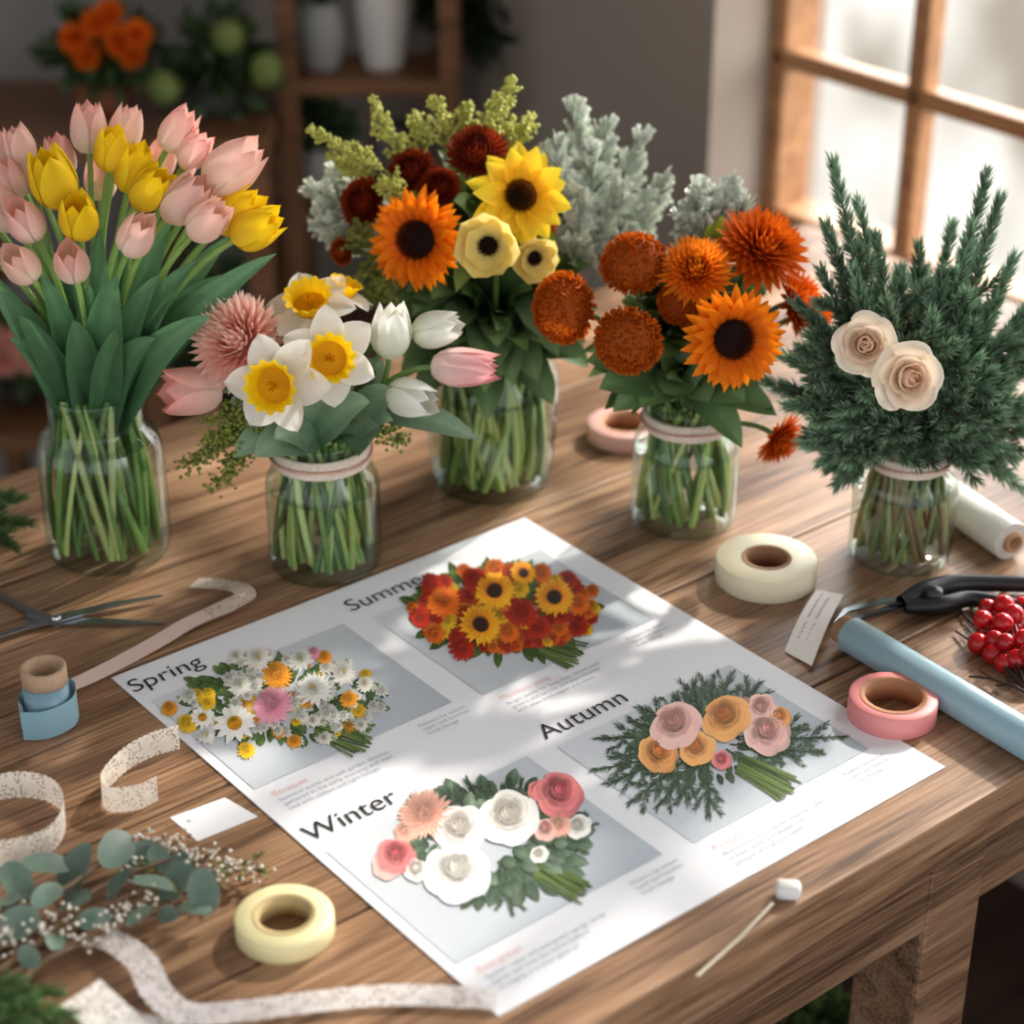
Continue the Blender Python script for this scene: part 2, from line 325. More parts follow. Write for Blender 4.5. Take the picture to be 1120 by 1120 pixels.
# window
m=MB()
def bar(v0,v1,z0,z1,d=.05): boxr(m,UG-.0,UG+d,v0,v1,z0,z1)
bar(VC-.025,VC+.03,-.13,1.2,.06); bar(-.75,-.70,-.13,1.2,.06); bar(-.75,VC,1.15,1.2,.06); bar(-.75,VC,-.13,-.06,.06)
for v0 in (.305,.065,-.175,-.415): bar(v0-.013,v0+.013,-.13,1.2,.03)
for z0 in (.135,.345,.555,.765,.975): bar(-.75,VC,z0-.012,z0+.012,.028)
m.obj('window_1',M_frame,origin=uvz(UG,0,0),smooth=False,bevel=.004)
m=MB(); boxr(m,UW-.02,UG+.02,-.78,VC,-.15,-.125,c(225,220,212)); m.obj('trim_1',M_gen,origin=uvz(UW,0,-.15),smooth=False,bevel=.004)
# ================= TABLE =================
e=empty('work_table',uvz(0,0,-.75))
m=MB(); sv=[-.526,-.355,-.185,-.01,.165,.34]
for i in range(5):
    boxr(m,-.98,.72,sv[i]+.0007,sv[i+1]-.0007,-.042,0,W1*[1.0,.90,1.04,.93,1.05][i])
m.obj('planks',M_wood,e,smooth=False,bevel=.0025)
m=MB(); boxr(m,-.93,.67,-.485,-.455,-.15,-.042,W1*.7); boxr(m,-.93,.67,.27,.30,-.15,-.042,W1*.8); boxr(m,-.93,-.90,-.455,.27,-.15,-.042,W1*.8); boxr(m,.64,.67,-.455,.27,-.15,-.042,W1*.8); m.obj('apron',M_wood,e,smooth=False,bevel=.002)
m=MB()
for uu in (-.9,.032,.62):
    for vv in (-.455,.25): boxr(m,uu-.032,uu+.032,vv-.032,vv+.032,-.75,-.042,W1*.75)
m.obj('legs',M_wood,e,smooth=False,bevel=.004)
# ================= JARS =================
def jar(par,base,r,h,rm,kind='mason',band=None,nst=30,stc=None,water=.6):
    m=MB()
    if kind=='mason':
        pr=[(.001,.006),(r*.80,.004),(r*.9,.0),(r*.97,.004),(r,.012),(r*1.0,.60*h),(r*.985,.66*h),(r*.93,.72*h),(rm*1.04,.79*h),(rm,.82*h),(rm*1.045,.84*h),(rm*1.0,.86*h),(rm*1.045,.885*h),(rm,.91*h),(rm*1.045,.93*h),(rm,.955*h),(rm*1.04,.98*h),(rm*1.02,h),(rm*.96,h),(rm*.95,.985*h)]
    else:
        pr=[(.001,.006),(r*.72,.004),(r*.80,0),(r*.85,.006),(r*.92,.03),(r*.985,.07),(r,.095),(r*.97,h*.8),(rm*1.02,h*.88),(rm,h*.93),(rm*1.05,h*.97),(rm*1.04,h),(rm*.97,h),(rm*.96,h*.985)]
    revolve(m,pr,base,W1,n=48); m.obj('glass_jar',M_glass,par)
    m=MB(); rw=r*.95; zw=h*water
    revolve(m,[(rw,zw+.001),(rw*.97,zw),(.001,zw)],base,W1,n=40); m.obj('water_surface',M_glass,par)
    if band:
        m=MB(); z0,z1=.80*h,.93*h; pr=[]
        for i in range(25):
            x=i/24; pr.append((rm*1.09+.0012*abs(math.sin(x*pi*4)),z0+(z1-z0)*x))
        pr=[(rm*1.04,z0)]+pr+[(rm*1.04,z1)]
        revolve(m,pr,base,c(230,216,200),n=48)
        m.obj('lace_band',M_band,par)
        m=MB()
        for q in (.5,):
            zz=z0+(z1-z0)*q
            P=[base+np.array([(rm*1.09+.0022)*math.cos(a),(rm*1.09+.0022)*math.sin(a),zz+.0008*math.sin(3*a)]) for a in np.linspace(0,2*pi,49)]
            tube(m,P,.0011,c(205,160,140),5)
        m.obj('twine',M_kraft,par)
    m=MB(); stc=stc or [c(150,176,92),c(104,140,66),c(76,112,54),c(172,190,116)]
    for i in range(nst):
        a=rng.uniform(0,2*pi); rr=math.sqrt(rng.uniform(.1,1)); rb=r*(.88 if kind=='mason' else .76)*math.sqrt(rng.uniform(.25,1))
        b=a+rng.choice([-1,1])*rng.uniform(.2,1.6)   # spiralled hand-tied stems
        p0=base+np.array([rb*math.cos(b),rb*math.sin(b),.012]); p1=base+np.array([rm*.86*rr*math.cos(a),rm*.86*rr*math.sin(a),h*1.0])
        pm=(p0+p1)/2+np.array([0,0,-.012])+np.array([math.cos(b),math.sin(b),0])*(.012 if kind=='mason' else .018)
        P=bez(p0,pm,p1,9); d=P-base; rad=np.linalg.norm(d[:,:2],axis=1); lim=np.where(d[:,2]>.72*h,rm*.9,r*.9); k_=np.minimum(1,lim/(rad+1e-9)); P[:,:2]=base[:2]+d[:,:2]*k_[:,None]
        tube(m,P,rng.uniform(.0021,.0034),stc[rng.integers(len(stc))]*rng.uniform(.7,1.15),6)
    m.obj('jar_stems',M_stem,par)
    return base+np.array([0,0,h])
def headstem(mb,head,d,mouth,rm,col,r=.0022):
    a=math.atan2(head[1]-mouth[1],head[0]-mouth[0]); k=min(1,np.linalg.norm((head-mouth)[:2])/.08)
    p0=mouth+np.array([rm*.7*k*math.cos(a),rm*.7*k*math.sin(a),-.02])
    ln=np.linalg.norm(head-p0); tube(mb,bez(p0,head-unit(d)*ln*.45,head,10),r,col,6)
def foliage(mb,mouth,n,R,w,cb,ct,el=(.1,1.3),az=(0,2*pi),r0=.03,up=.02,yo=0.):
    for i in range(n):
        a=rng.uniform(*az); e_=rng.uniform(*el); d=np.array([math.cos(a)*math.cos(e_),math.sin(a)*math.cos(e_),math.sin(e_)])
        s=mouth+np.array([0,yo,up])+d*rng.uniform(0,r0); L_=R*rng.uniform(.6,1.1)
        p1=s+d*L_+np.array([0,0,-.25*L_*rng.uniform(0,1)]); pm=(s+p1)/2+np.array([0,0,.22*L_])+rng.normal(size=3)*.004
        leafb(mb,s,pm,p1,w*rng.uniform(.7,1.2),np.array([0,-.4,1.])+rng.normal(size=3)*.4,cb,ct,nv=7)

# ---- 1 tulips
b=gr(121,600); b[2]=T; e=empty('tulip_bouquet_in_jar',b); mo=jar(e,b,.0517,.148,.037,nst=75,water=.72)
gp=g_tulip(c(254,238,218),c(250,196,182)); gp2=g_tulip(c(253,240,222),c(246,178,168)); gy=g_tulip(c(252,222,60),c(255,214,14))
tul=[(97,140,50,0,-.03),(138,141,46,0,-.04),(122,163,46,1,0),(195,142,48,0,-.02),(213,165,42,0,-.01),(255,182,68,0,.0),(58,195,64,1,.03),(22,160,42,0,-.02),(3,168,40,0,-.03),(8,197,45,0,.0),(32,188,44,0,-.02),(65,172,44,0,-.03),(147,184,52,1,.0),(165,206,52,1,.02),(203,217,60,0,.02),(86,237,54,1,.05),(27,241,50,0,.04),(2,228,50,0,.02),(150,257,50,0,.05),(228,241,52,0,.04),(262,232,56,1,.01),(281,249,56,1,.03),(22,289,48,0,.06),(78,287,48,0,.06),(175,176,44,0,-.04),(-30,225,46,0,.0),(110,195,44,0,-.05),(-22,275,46,0,.02),(240,205,44,0,-.04)]
m=MB(); ms=MB()
for (u,v,s,k,d) in tul:
    p=atY(u,v,b[1]-d); sz=s*mpp(p)*1.04
    off=(p-mo); dr=unit(np.array([off[0]*1.6,off[1]*1.2-.02,max(.15,off[2])])+rng.normal(size=3)*.012)
    m.put((gy if k else (gp if rng.random()<.5 else gp2)),p,dr,sz,jit=.04)
    headstem(ms,p-dr*sz*.48,dr,mo,.034,c(146,184,98)*rng.uniform(.7,1.1),.0026)
m.obj('tulip_heads',M_pet,e); ms.obj('tulip_stems',M_stem,e)
m=MB(); g1,g2=c(54,94,60),c(94,136,94)
for (u,v,d,w,bx) in [(303,277,.03,.030,.0),(128,300,.06,.034,-.02),(242,300,.01,.028,0),(0,318,.03,.03,0),(45,300,.05,.026,0),(190,235,.0,.03,0),(110,250,.02,.026,0),(215,285,.04,.03,0),(-25,290,.0,.03,0),(75,225,-.02,.028,0),(150,215,-.03,.028,0),(20,345,.05,.03,0),(255,255,-.03,.028,0),(175,300,.05,.026,0),(30,240,-.03,.026,0),(232,345,.06,.03,0),(98,310,.04,.026,0),(145,330,.03,.028,0),(10,370,.03,.026,0),(125,360,.06,.03,0),(80,350,.06,.03,0),(170,370,.05,.028,0)]:
    p=atY(u,v,b[1]-d); a=unit((p-mo)*np.array([1,1,0])+np.array([0,-.02,0])); s=mo+a*.018+np.array([0,0,-.03])
    pm=(s+p)/2+np.array([0,-.01,.03])-a*.012
    leafb(m,s,pm,p,w,np.array([a[0]*.3+rng.uniform(-.9,.9),-.9,.35]),g1,g2,nv=14,crease=.3,q=.75,k=.85,e0=.2)
m.obj('tulip_leaves',M_leaf,e)
# ---- 2 daffodils
b=gr(357,615); b[2]=T; e=empty('daffodil_bouquet_in_jar',b); mo=jar(e,b,.0467,.120,.036,band=1,nst=64)
gd=g_daff(); gm=g_mum(c(248,182,166),c(255,222,206),N=240,R0=.28,L=.76,W=.15,curl=.7,spread=1.8); gw=g_tulip(c(236,240,216),c(253,253,248)); gpo=g_tulip(c(254,236,220),c(248,170,158),.5); gps=g_tulip(c(254,242,232),c(240,165,168),R0=.29)
m=MB(); ms=MB()
L2=[(gm,262,374,62,.02,(-.35,-.7,.6),0),(gpo,210,428,62,.03,(-1,-.35,.12),.5),(gd,303,420,62,.075,(-.25,-1,.30),0),(gd,360,392,58,.06,(.15,-1,.45),0),(gd,340,337,56,.01,(-.1,-.45,1),0),(gd,375,322,40,-.02,(.4,.1,1),0),(gw,428,362,58,.02,(.1,-.1,1),.5),(gw,478,360,52,.01,(.9,-.2,.30),.5),(gw,450,436,56,.05,(.9,-.6,.02),.5),(gps,508,402,70,.03,(1,-.2,.08),.5)]
for g,u,v,s,d,dr,kb in L2:
    p=atY(u,v,b[1]-d); sz=s*mpp(p); m.put(g,p,dr,sz,jit=.03); headstem(ms,p-unit(dr)*sz*kb,dr,mo,.033,c(110,146,80),.0024)
m.obj('flower_heads',M_pet,e); ms.obj('flower_stems',M_stem,e)
m=MB(); sg,sg2=c(84,114,86),c(138,164,132)
for (u,v,d,w,u0,v0) in [(525,482,.04,.024,400,450),(430,425,.05,.034,385,490),(278,500,.06,.034,350,480),(395,405,.03,.03,350,470),(255,500,.04,.028,330,470),(430,460,.05,.022,380,480),(300,480,.07,.026,345,488),(405,440,.06,.03,345,480),(480,430,.02,.022,400,450),(330,440,.05,.03,345,480),(420,395,.0,.03,380,460),(250,440,.03,.026,320,465)]:
    p=atY(u,v,b[1]-d); s=atY(u0,v0,b[1]-d*.5); leafb(m,s,(s+p)/2+np.array([0,-.01,.022]),p,w,(rng.uniform(-.3,.3),-.8,.7),sg,sg2,nv=10,e0=.15)
foliage(m,mo,40,.06,.022,c(58,88,52),c(98,128,76),el=(.2,1.3),up=.0)
foliage(m,mo,30,.05,.02,c(58,88,52),c(98,128,76),el=(.0,1.0),up=.035,r0=.04)
m.obj('foliage',M_leaf,e)
m=MB()
for (u,v) in [(232,480),(215,505),(236,532),(200,512),(250,450),(270,480),(245,470),(262,440),(440,485),(410,470),(285,462),(225,460),(255,500),(245,520),(225,490)]:
    p=atY(u,v,b[1]-.03); s=atY(310,462,b[1]-.02) if u<400 else atY(390,470,b[1]-.02); P=bez(s,(s+p)/2+np.array([0,-.005,.015]),p,10); tube(m,P,.001,c(90,110,50),4)
    Q=P[3:].repeat(16,0); octs(m,Q+rng.normal(size=Q.shape)*.0042,.0021,c(140,150,68),.3)
m.obj('filler_sprigs',M_leaf,e)
# ---- 3 summer
b=gr(538,525); b[2]=T; e=empty('sunflower_bouquet_in_jar',b); mo=jar(e,b,.060,.136,.052,'vase',nst=120,water=.68)
gs=g_sunflower(c(225,98,2),c(250,146,18),c(38,18,14),c(120,55,30)); gyd=g_sunflower(c(244,190,20),c(255,226,62),c(60,32,12),c(140,85,35),n=10,W=.40,rows=2,rc=.24)
gan=g_anem(c(250,230,142),c(70,40,20)); gr1=g_mum(c(112,30,14),c(172,66,32),N=230,R0=.42,L=.56,W=.14,curl=1.0,cin=c(106,30,18)); gr2=g_mum(c(140,50,14),c(196,94,34),N=230,R0=.42,L=.56,W=.14,curl=1.0)
m=MB(); ms=MB()
L3=[(gs,457,262,60,.07,(-.35,-1,.35)),(gyd,568,215,68,.05,(.25,-1,.55)),(gan,535,268,43,.09,(-.15,-1,.25)),(gan,583,281,32,.07,(.3,-1,.1)),(gr1,522,168,42,.01,(0,-.6,1)),(gr1,450,188,34,.0,(-.3,-.7,1)),(gr1,398,222,35,.02,(-.6,-.8,.6)),(gr2,375,275,20,.04,(-.8,-.8,.2)),(gr1,480,205,30,.02,(0,-.6,.8)),(gr2,590,245,26,.03,(.6,-.8,.3))]
for g,u,v,s,d,dr in L3:
    p=atY(u,v,b[1]-d); sz=s*mpp(p); m.put(g,p,dr,sz,jit=.04); headstem(ms,p,dr,mo,.045,c(90,122,62),.0028)
m.obj('flower_heads',M_pet,e); ms.obj('flower_stems',M_stem,e)
m=MB(); foliage(m,mo,90,.07,.026,c(48,76,46),c(94,124,66),el=(.0,1.4),up=.02,r0=.05)
foliage(m,mo,90,.055,.024,c(54,84,46),c(114,138,70),el=(.1,1.4),up=.08,r0=.05,yo=.015)
for i in range(40):
    a=rng.uniform(-pi,0); s=mo+np.array([.04*math.cos(a),.04*math.sin(a),rng.uniform(-.01,.06)]); p=s+np.array([.045*math.cos(a),.045*math.sin(a),rng.uniform(-.035,.02)]); leafb(m,s,(s+p)/2+np.array([0,0,.015]),p,.028,(0,-.6,.8),c(48,74,48),c(110,140,90),nv=8)
m.obj('foliage',M_leaf,e)
def plume(mb,p0,p1,col,n=16,r=.0020,spread=.011,bend=(0,0,.01)):
    P=bez(p0,(p0+p1)/2+np.array(bend),p1,18); tube(mb,P,.0012,c(130,145,70),4)
    for k in range(n):
        i=int(5+12*k/n); t=unit(P[min(i+1,17)]-P[i]); sd=rng.normal(size=3); sd=unit(sd-(sd@t)*t); l=spread*2.0*(1.1-k/n)*rng.uniform(.6,1.2)
        q=P[i]+l*(sd*.7+t*.8); Q=bez(P[i],(P[i]+q)/2+t*.003,q,7); tube(mb,Q,.0006,c(130,140,66),3)
        Q2=Q[1:].repeat(3,0); octs(mb,Q2+rng.normal(size=Q2.shape)*.0014,r,col,.2)
    octs(mb,P[10:].repeat(2,0)+rng.normal(size=(16,3))*.0012,r,col,.2)
m=MB()
for (u,v,u0,v0,d) in [(338,143,440,215,0),(408,108,450,200,-.01),(375,160,440,205,.02),(475,106,490,190,-.02),(512,115,500,190,-.03),(560,84,535,185,-.02),(582,128,545,190,-.02),(545,105,525,190,-.01),(395,300,430,320,.06),(405,325,440,335,.06),(385,255,430,280,.04),(420,200,450,240,.03),(430,150,460,210,-.02),(455,125,470,200,-.03),(360,170,430,215,.0),(410,310,440,350,.07)]:
    plume(m,atY(u0,v0,b[1]-d),atY(u,v,b[1]-d),c(210,212,108) if v<230 else c(140,148,70))
m.obj('goldenrod_plumes',M_leaf,e)
def dusty(mb,p0,p1,n=46,L=.026,col=c(214,222,208)):
    # silvery, deeply lobed leaves around a woolly stem
    t=unit(p1-p0); P=bez(p0,(p0+p1)/2+rng.normal(size=3)*.006,p1,14); tube(mb,P,.0020,col*.8,5)
    for k in range(n):
        f=.12+.88*k/n; i=min(12,int(f*13)); sd=rng.normal(size=3); sd=unit(sd-(sd@t)*t); s=P[i]
        d=unit(sd*(1.0-.55*f)+t*(.55+.6*f)); l=L*(1.2-.55*f)*rng.uniform(.8,1.2); q=s+d*l; nr=unit(np.cross(d,rng.normal(size=3)*.6+np.array([0,0,.4])+sd)); side=unit(np.cross(d,nr))
        j=rng.uniform(.8,1.12); mid=s+d*l*.5+nr*l*.08
        leafb(mb,s,mid,q,.0058,nr,col*.78*j,col*j,nv=6,q=.5)
        for x in (.4,.62,.85):
            for sg_ in (-1,1):
                a_=s+d*l*x; bq=a_+(side*sg_*.75+d*.6)*l*.32; leafb(mb,a_,(a_+bq)/2+nr*.0006,bq,.0052,nr,col*.85*j,np.clip(col*1.08*j,0,1),nv=4,q=.35,e0=.25)
m=MB()
for (u,v,u0,v0,d) in [(628,115,635,270,-.05),(652,165,645,280,-.03),(700,150,660,280,-.06),(725,200,660,290,-.04),(608,155,620,260,-.02),(675,205,640,290,-.01),(705,240,650,300,-.02),(345,215,420,270,.0),(355,245,420,280,.01),(372,190,430,250,-.02),(640,225,620,300,.0),(665,135,650,270,-.07),(690,265,650,310,.0),(715,225,660,300,-.06)]:
    dusty(m,atY(u0,v0,b[1]-d),atY(u,v,b[1]-d))
m.obj('dusty_miller',M_leaf,e)
# ---- 4 autumn
b=gr(747,566); b[2]=T; e=empty('autumn_mum_bouquet_in_jar',b); mo=jar(e,b,.0456,.112,.034,band=1,nst=72)
gpom=g_mum(c(150,58,8),c(222,114,30),N=560,R0=.74,L=.24,W=.085,curl=.6,spread=1.85,flat=.72,q=.5,cin=c(190,84,16),var=.35,pj=.12); gmo=g_mum(c(222,100,8),c(250,156,40),N=220,R0=.30,L=.72,W=.17,curl=.5,spread=1.75,cin=c(235,150,30)); gmr=g_mum(c(190,66,8),c(238,118,26),N=200,R0=.25,L=.78,W=.18,curl=.25,spread=1.75)
m=MB(); ms=MB()
L4=[(gpom,693,288,43,.04,(-.2,-.7,1)),(gpom,617,337,46,.05,(-.8,-.8,.3)),(gpom,687,373,44,.09,(-.3,-1,.1)),(gmo,760,298,46,.05,(0,-.7,.9)),(gmr,832,275,58,.02,(.4,-.6,.9)),(gmr,868,330,44,.0,(1,-.4,.4)),(gmo,795,265,34,-.01,(.1,-.4,1)),(gs,801,370,62,.09,(.15,-1,.25)),(gmr,850,478,36,.05,(.7,-.6,-.4)),(gmr,893,345,26,.0,(1,-.3,.1)),(gpom,745,330,30,.05,(0,-1,.4))]
for g,u,v,s,d,dr in L4:
    p=atY(u,v,b[1]-d); sz=s*mpp(p); m.put(g,p,dr,sz,jit=.04); headstem(ms,p,dr,mo,.031,c(90,116,56),.0026)
m.obj('flower_heads',M_pet,e); ms.obj('flower_stems',M_stem,e)
m=MB(); foliage(m,mo,70,.06,.028,c(42,68,44),c(82,112,62),el=(.0,1.4),up=.01,r0=.05); foliage(m,mo,70,.05,.026,c(46,72,46),c(94,120,64),el=(.0,1.4),up=.06,r0=.045,yo=.01)
for (u,v,w) in [(655,425,.03),(700,445,.03),(640,395,.026),(735,440,.03),(775,440,.03),(815,440,.03),(835,420,.026),(850,455,.024),(765,400,.03),(730,415,.034),(812,490,.024),(670,450,.024)]:
    p=atY(u,v,b[1]-.07); s=atY(745,415,b[1]-.03); leafb(m,s,(s+p)/2+np.array([0,-.01,.02]),p,w*1.3,(rng.uniform(-.3,.3),-.8,.6),c(46,74,48),c(94,124,70),nv=9)
for (u,v) in [(790,235),(775,245)]: 
    p=atY(u,v,b[1]-.0); leafb(m,atY(780,300,b[1]),atY(780,270,b[1]),p,.02,(0,-1,.3),c(110,150,40),c(160,195,60))
m.obj('foliage',M_leaf,e)
m=MB()
for (u,v) in [(800,205),(765,212),(815,225),(745,235),(785,225)]: dusty(m,atY(775,285,b[1]+.02),atY(u,v,b[1]+.02),40)
m.obj('dusty_miller',M_leaf,e)
# ---- 5 winter
b=gr(983,606); b[2]=T; e=empty('pine_rose_bouquet_in_jar',b); mo=jar(e,b,.0428,.108,.030,band=1,nst=66,stc=[c(110,128,74),c(82,106,64),c(136,144,92),c(122,104,70)])
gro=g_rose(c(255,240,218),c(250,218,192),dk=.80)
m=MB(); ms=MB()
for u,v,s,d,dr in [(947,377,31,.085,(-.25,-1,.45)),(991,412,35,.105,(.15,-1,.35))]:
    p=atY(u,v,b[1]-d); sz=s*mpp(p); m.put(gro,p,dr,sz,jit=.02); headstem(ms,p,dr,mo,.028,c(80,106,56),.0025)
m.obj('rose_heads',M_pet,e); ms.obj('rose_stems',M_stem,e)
m=MB()
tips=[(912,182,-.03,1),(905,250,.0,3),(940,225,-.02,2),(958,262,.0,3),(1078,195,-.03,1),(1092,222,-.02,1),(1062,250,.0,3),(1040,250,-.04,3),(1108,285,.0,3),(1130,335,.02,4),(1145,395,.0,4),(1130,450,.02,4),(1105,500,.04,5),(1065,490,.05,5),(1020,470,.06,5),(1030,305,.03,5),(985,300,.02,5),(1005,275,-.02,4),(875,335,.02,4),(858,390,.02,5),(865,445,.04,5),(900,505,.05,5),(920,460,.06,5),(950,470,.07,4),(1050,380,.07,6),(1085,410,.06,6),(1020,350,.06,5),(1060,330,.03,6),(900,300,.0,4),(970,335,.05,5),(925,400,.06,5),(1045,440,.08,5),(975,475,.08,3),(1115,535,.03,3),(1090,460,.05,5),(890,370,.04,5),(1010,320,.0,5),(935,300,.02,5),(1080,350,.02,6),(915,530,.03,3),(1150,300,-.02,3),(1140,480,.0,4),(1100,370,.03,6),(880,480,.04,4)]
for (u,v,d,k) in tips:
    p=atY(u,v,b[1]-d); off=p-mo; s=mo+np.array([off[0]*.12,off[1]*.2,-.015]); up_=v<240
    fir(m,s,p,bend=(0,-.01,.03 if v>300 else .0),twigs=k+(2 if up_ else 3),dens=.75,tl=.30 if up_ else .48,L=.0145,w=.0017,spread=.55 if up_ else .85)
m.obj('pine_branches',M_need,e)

# ================= POSTER =================
PO=np.array([-.008,-.630,T])
def pp(X,Y,h=0): return PO+U*X+V*Y+Z*(.0012+h)
PW,PH=.402,.470
e=empty('seasonal_flower_poster',pp(PW/2,PH/2,-.0012))
m=MB(); box(m,pp(PW/2,PH/2,-.0005),(PW/2,PH/2,.0004),None,c(234,237,242)); m.obj('paper_sheet',M_paper,e,smooth=False)
m=MB()
def panel(x0,x1,y0,y1,ca,cb_):
    xs=np.linspace(x0,x1,7); ys=np.linspace(y0,y1,7); v=[];cc=[]
    for j,y in enumerate(ys):
        for i,x in enumerate(xs): v.append(pp(x,y,.0003)); f=(i+(6-j))/12; cc.append(ca*(1-f)+cb_*f)
    m.add(np.array(v),grid(7,7),np.array(cc))
for x0,y0 in [(.008,.282),(.204,.275),(.008,.052),(.204,.048)]: panel(x0,x0+.172,y0,y0+.142,c(216,222,228),c(180,191,200))
m.obj('printed_panels',M_print,e,smooth=False)
ink,_,_,_,pb=newmat('ink_black'); pb.inputs['Base Color'].default_value=(*c(28,30,36),1); pb.inputs['Roughness'].default_value=.5
ink2,_,_,_,pb=newmat('ink_grey'); pb.inputs['Base Color'].default_value=(*c(134,140,150),1)
ink3,_,_,_,pb=newmat('ink_coral'); pb.inputs['Base Color'].default_value=(*c(232,176,166),1)
def text(s,X,Y,size,mat,name,off=0.,h=.0006,sh=0.):
    cu=bpy.data.curves.new(name,'FONT'); cu.body=s; cu.size=size; cu.offset=off; cu.space_line=1.05; cu.shear=sh
    o=bpy.data.objects.new(name,cu); cu.materials.append(mat); bpy.context.scene.collection.objects.link(o)
    o.parent=e; o.location=pp(X,Y,h)-np.array(e.location); o.rotation_euler=(0,0,UA); return o
for s,X,Y in [('Spring',.002,.440),('Summer',.195,.434),('Winter',.005,.208),('Autumn',.203,.201)]: text(s,X,Y,.0250,ink,'title_'+s.lower(),-.00012,sh=.12)
caps=['Seasonal stems and soft garden blooms,\ngathered in the early morning and then\ntied with ribbon and light foliage','Bright petals for long days, mixed with\ngreens and berries and then finished\nwith plain kraft paper and twine','Gather roses and evergreen sprigs, wrap\ntightly and trim the stems before\narranging in a clear glass jar','Warm tones and fragrant branches, keep\nin fresh water and display near a\nwindow with gentle daylight']
for i,(X,Y) in enumerate([(.014,.270),(.210,.264),(.014,.040),(.210,.036)]):
    text(['Bouquet','Meadow posy','Evergreen','Fireside'][i],X+.0,Y-.004,.0085,ink3,'caption_heading_%d'%i,-.0001)
    text(caps[i],X+.0,Y-.0115,.0058,ink2,'caption_body_%d'%i,-.00006)
    text('Flowers by season\nhand tied bunches\nfresh foliage',X+.128,Y-.0,.0056,ink2,'caption_note_%d'%i,-.00006)
# printed bouquets: flat artwork lying in the sheet
LD=unit([-.45,.65,.6])
def printed(items,name,zs=.0011):
    m=MB()
    for it in items: it(m)
    v,fs,col=m.geom(); nr=np.zeros_like(v)
    for f in fs:
        n=np.cross(v[f[:,1]]-v[f[:,0]],v[f[:,2]]-v[f[:,0]]); n/=np.linalg.norm(n,axis=1)[:,None]+1e-9; n*=np.sign(n[:,2:3]+1e-9)
        for k in range(f.shape[1]): np.add.at(nr,f[:,k],n)
    nr/=np.linalg.norm(nr,axis=1)[:,None]+1e-9
    zz=v[:,2]; zz=(zz-zz.min())/(zz.max()-zz.min())
    sh=(.50+.68*np.clip(nr@LD,0,1))*(.58+.52*np.clip(zz*1.3,0,1))
    w=np.array([gr(x,-y) for x,y in v[:,:2]]); w[:,2]=T+.0017+zz*zs
    mm=MB(); mm.add(w,fs,np.clip(col*sh[:,None],0,1)); mm.obj(name,M_print,e,smooth=False)
def F_(g,u,v,r,z=0,tilt=(0,0)): return lambda m:m.put(g,np.array([u,-v,z]),(tilt[0]+rng.uniform(-.35,.35),tilt[1]+.45,1),r,jit=.05)
def leaves_(cx,cy,rx,ry,n,l,w,cb,ct,z=-30):
    def f(m):
        for i in range(n):
            a=rng.uniform(0,2*pi); k=math.sqrt(rng.uniform(.1,1)); s=np.array([cx+rx*k*math.cos(a),-cy+ry*k*math.sin(a),z+rng.uniform(-5,5)])
            d=unit(np.array([math.cos(a)*rx,math.sin(a)*ry,0])+rng.normal(size=3)*15*np.array([1,1,.1])); p=s+d*l*rng.uniform(.6,1.1); leafb(m,s,(s+p)/2+np.array([0,0,3]),p,w,(rng.uniform(-.4,.4),rng.uniform(-.4,.4),1),cb*rng.uniform(.7,1.2),ct*rng.uniform(.7,1.2),nv=6)
    return f
def stems_(x0,y0,x1,y1,n,sp0,sp1,cb=c(118,146,78),r=1.1,z=-20):
    def f(m):
        for i in range(n):
            a=rng.uniform(-1,1); px_,py_=-(y1-y0),(x1-x0); l=math.hypot(px_,py_); px_/=l;py_/=l
            s=np.array([x0+px_*a*sp0,-(y0+py_*a*sp0),z+rng.uniform(0,6)]); q=np.array([x1+px_*a*sp1+rng.uniform(-9,9),-(y1+py_*a*sp1+rng.uniform(-4,4)),z+rng.uniform(0,6)])
            tube(m,[s,(s+q)/2,q],r,cb*rng.uniform(.25,1.3),5)
    return f
def firs_(tips,cx,cy,L=9,z=-25):
    def f(m):
        for u,v in tips:
            s=np.array([cx+(u-cx)*.25,-(cy+(v-cy)*.25),z]); q=np.array([u,-v,z+rng.uniform(-4,8)]); P=bez(s,(s+q)/2+rng.normal(size=3)*3,q,10); tube(m,P,1,c(70,80,50),4)
            needles(m,P,L,1.7,120,c(56,84,66),c(120,148,120))
            for k in range(4):
                i=3+k; t=unit(P[i+1]-P[i]); sd=np.array([-t[1],t[0],0])*(1 if k%2 else -1); Q=bez(P[i],P[i]+t*6+sd*5,P[i]+t*18+sd*14,6); needles(m,Q,L*.8,1.5,50,c(56,84,66),c(122,152,124))
    return f
def mass_(gl,cx,cy,rx,ry,n,r0,r1,cond=None):
    out=[]
    for i in range(n):
        a=rng.uniform(0,2*pi); k=math.sqrt(rng.uniform(0,1)); u=cx+rx*k*math.cos(a); v=cy+ry*k*math.sin(a)
        if cond and not cond(u,v): continue
        out.append(F_(gl[rng.integers(len(gl))],u,v,rng.uniform(r0,r1),rng.uniform(-20,-8)))
    return out
gsm=g_mum(c(215,215,195),c(252,252,247),N=70,R0=.2,L=.8,W=.22,curl=.2,spread=1.6,cin=c(240,210,90)); gom=g_mum(c(210,120,20),c(248,175,60),N=80,W=.2); gpk=g_mum(c(225,120,150),c(250,180,200),N=130,W=.18)
gdy=g_sunflower(c(238,235,218),c(253,252,247),c(220,150,30),c(245,190,60),n=11,W=.3,rows=2,rc=.3); gyl=g_mum(c(225,170,20),c(252,212,60),N=60,W=.25)
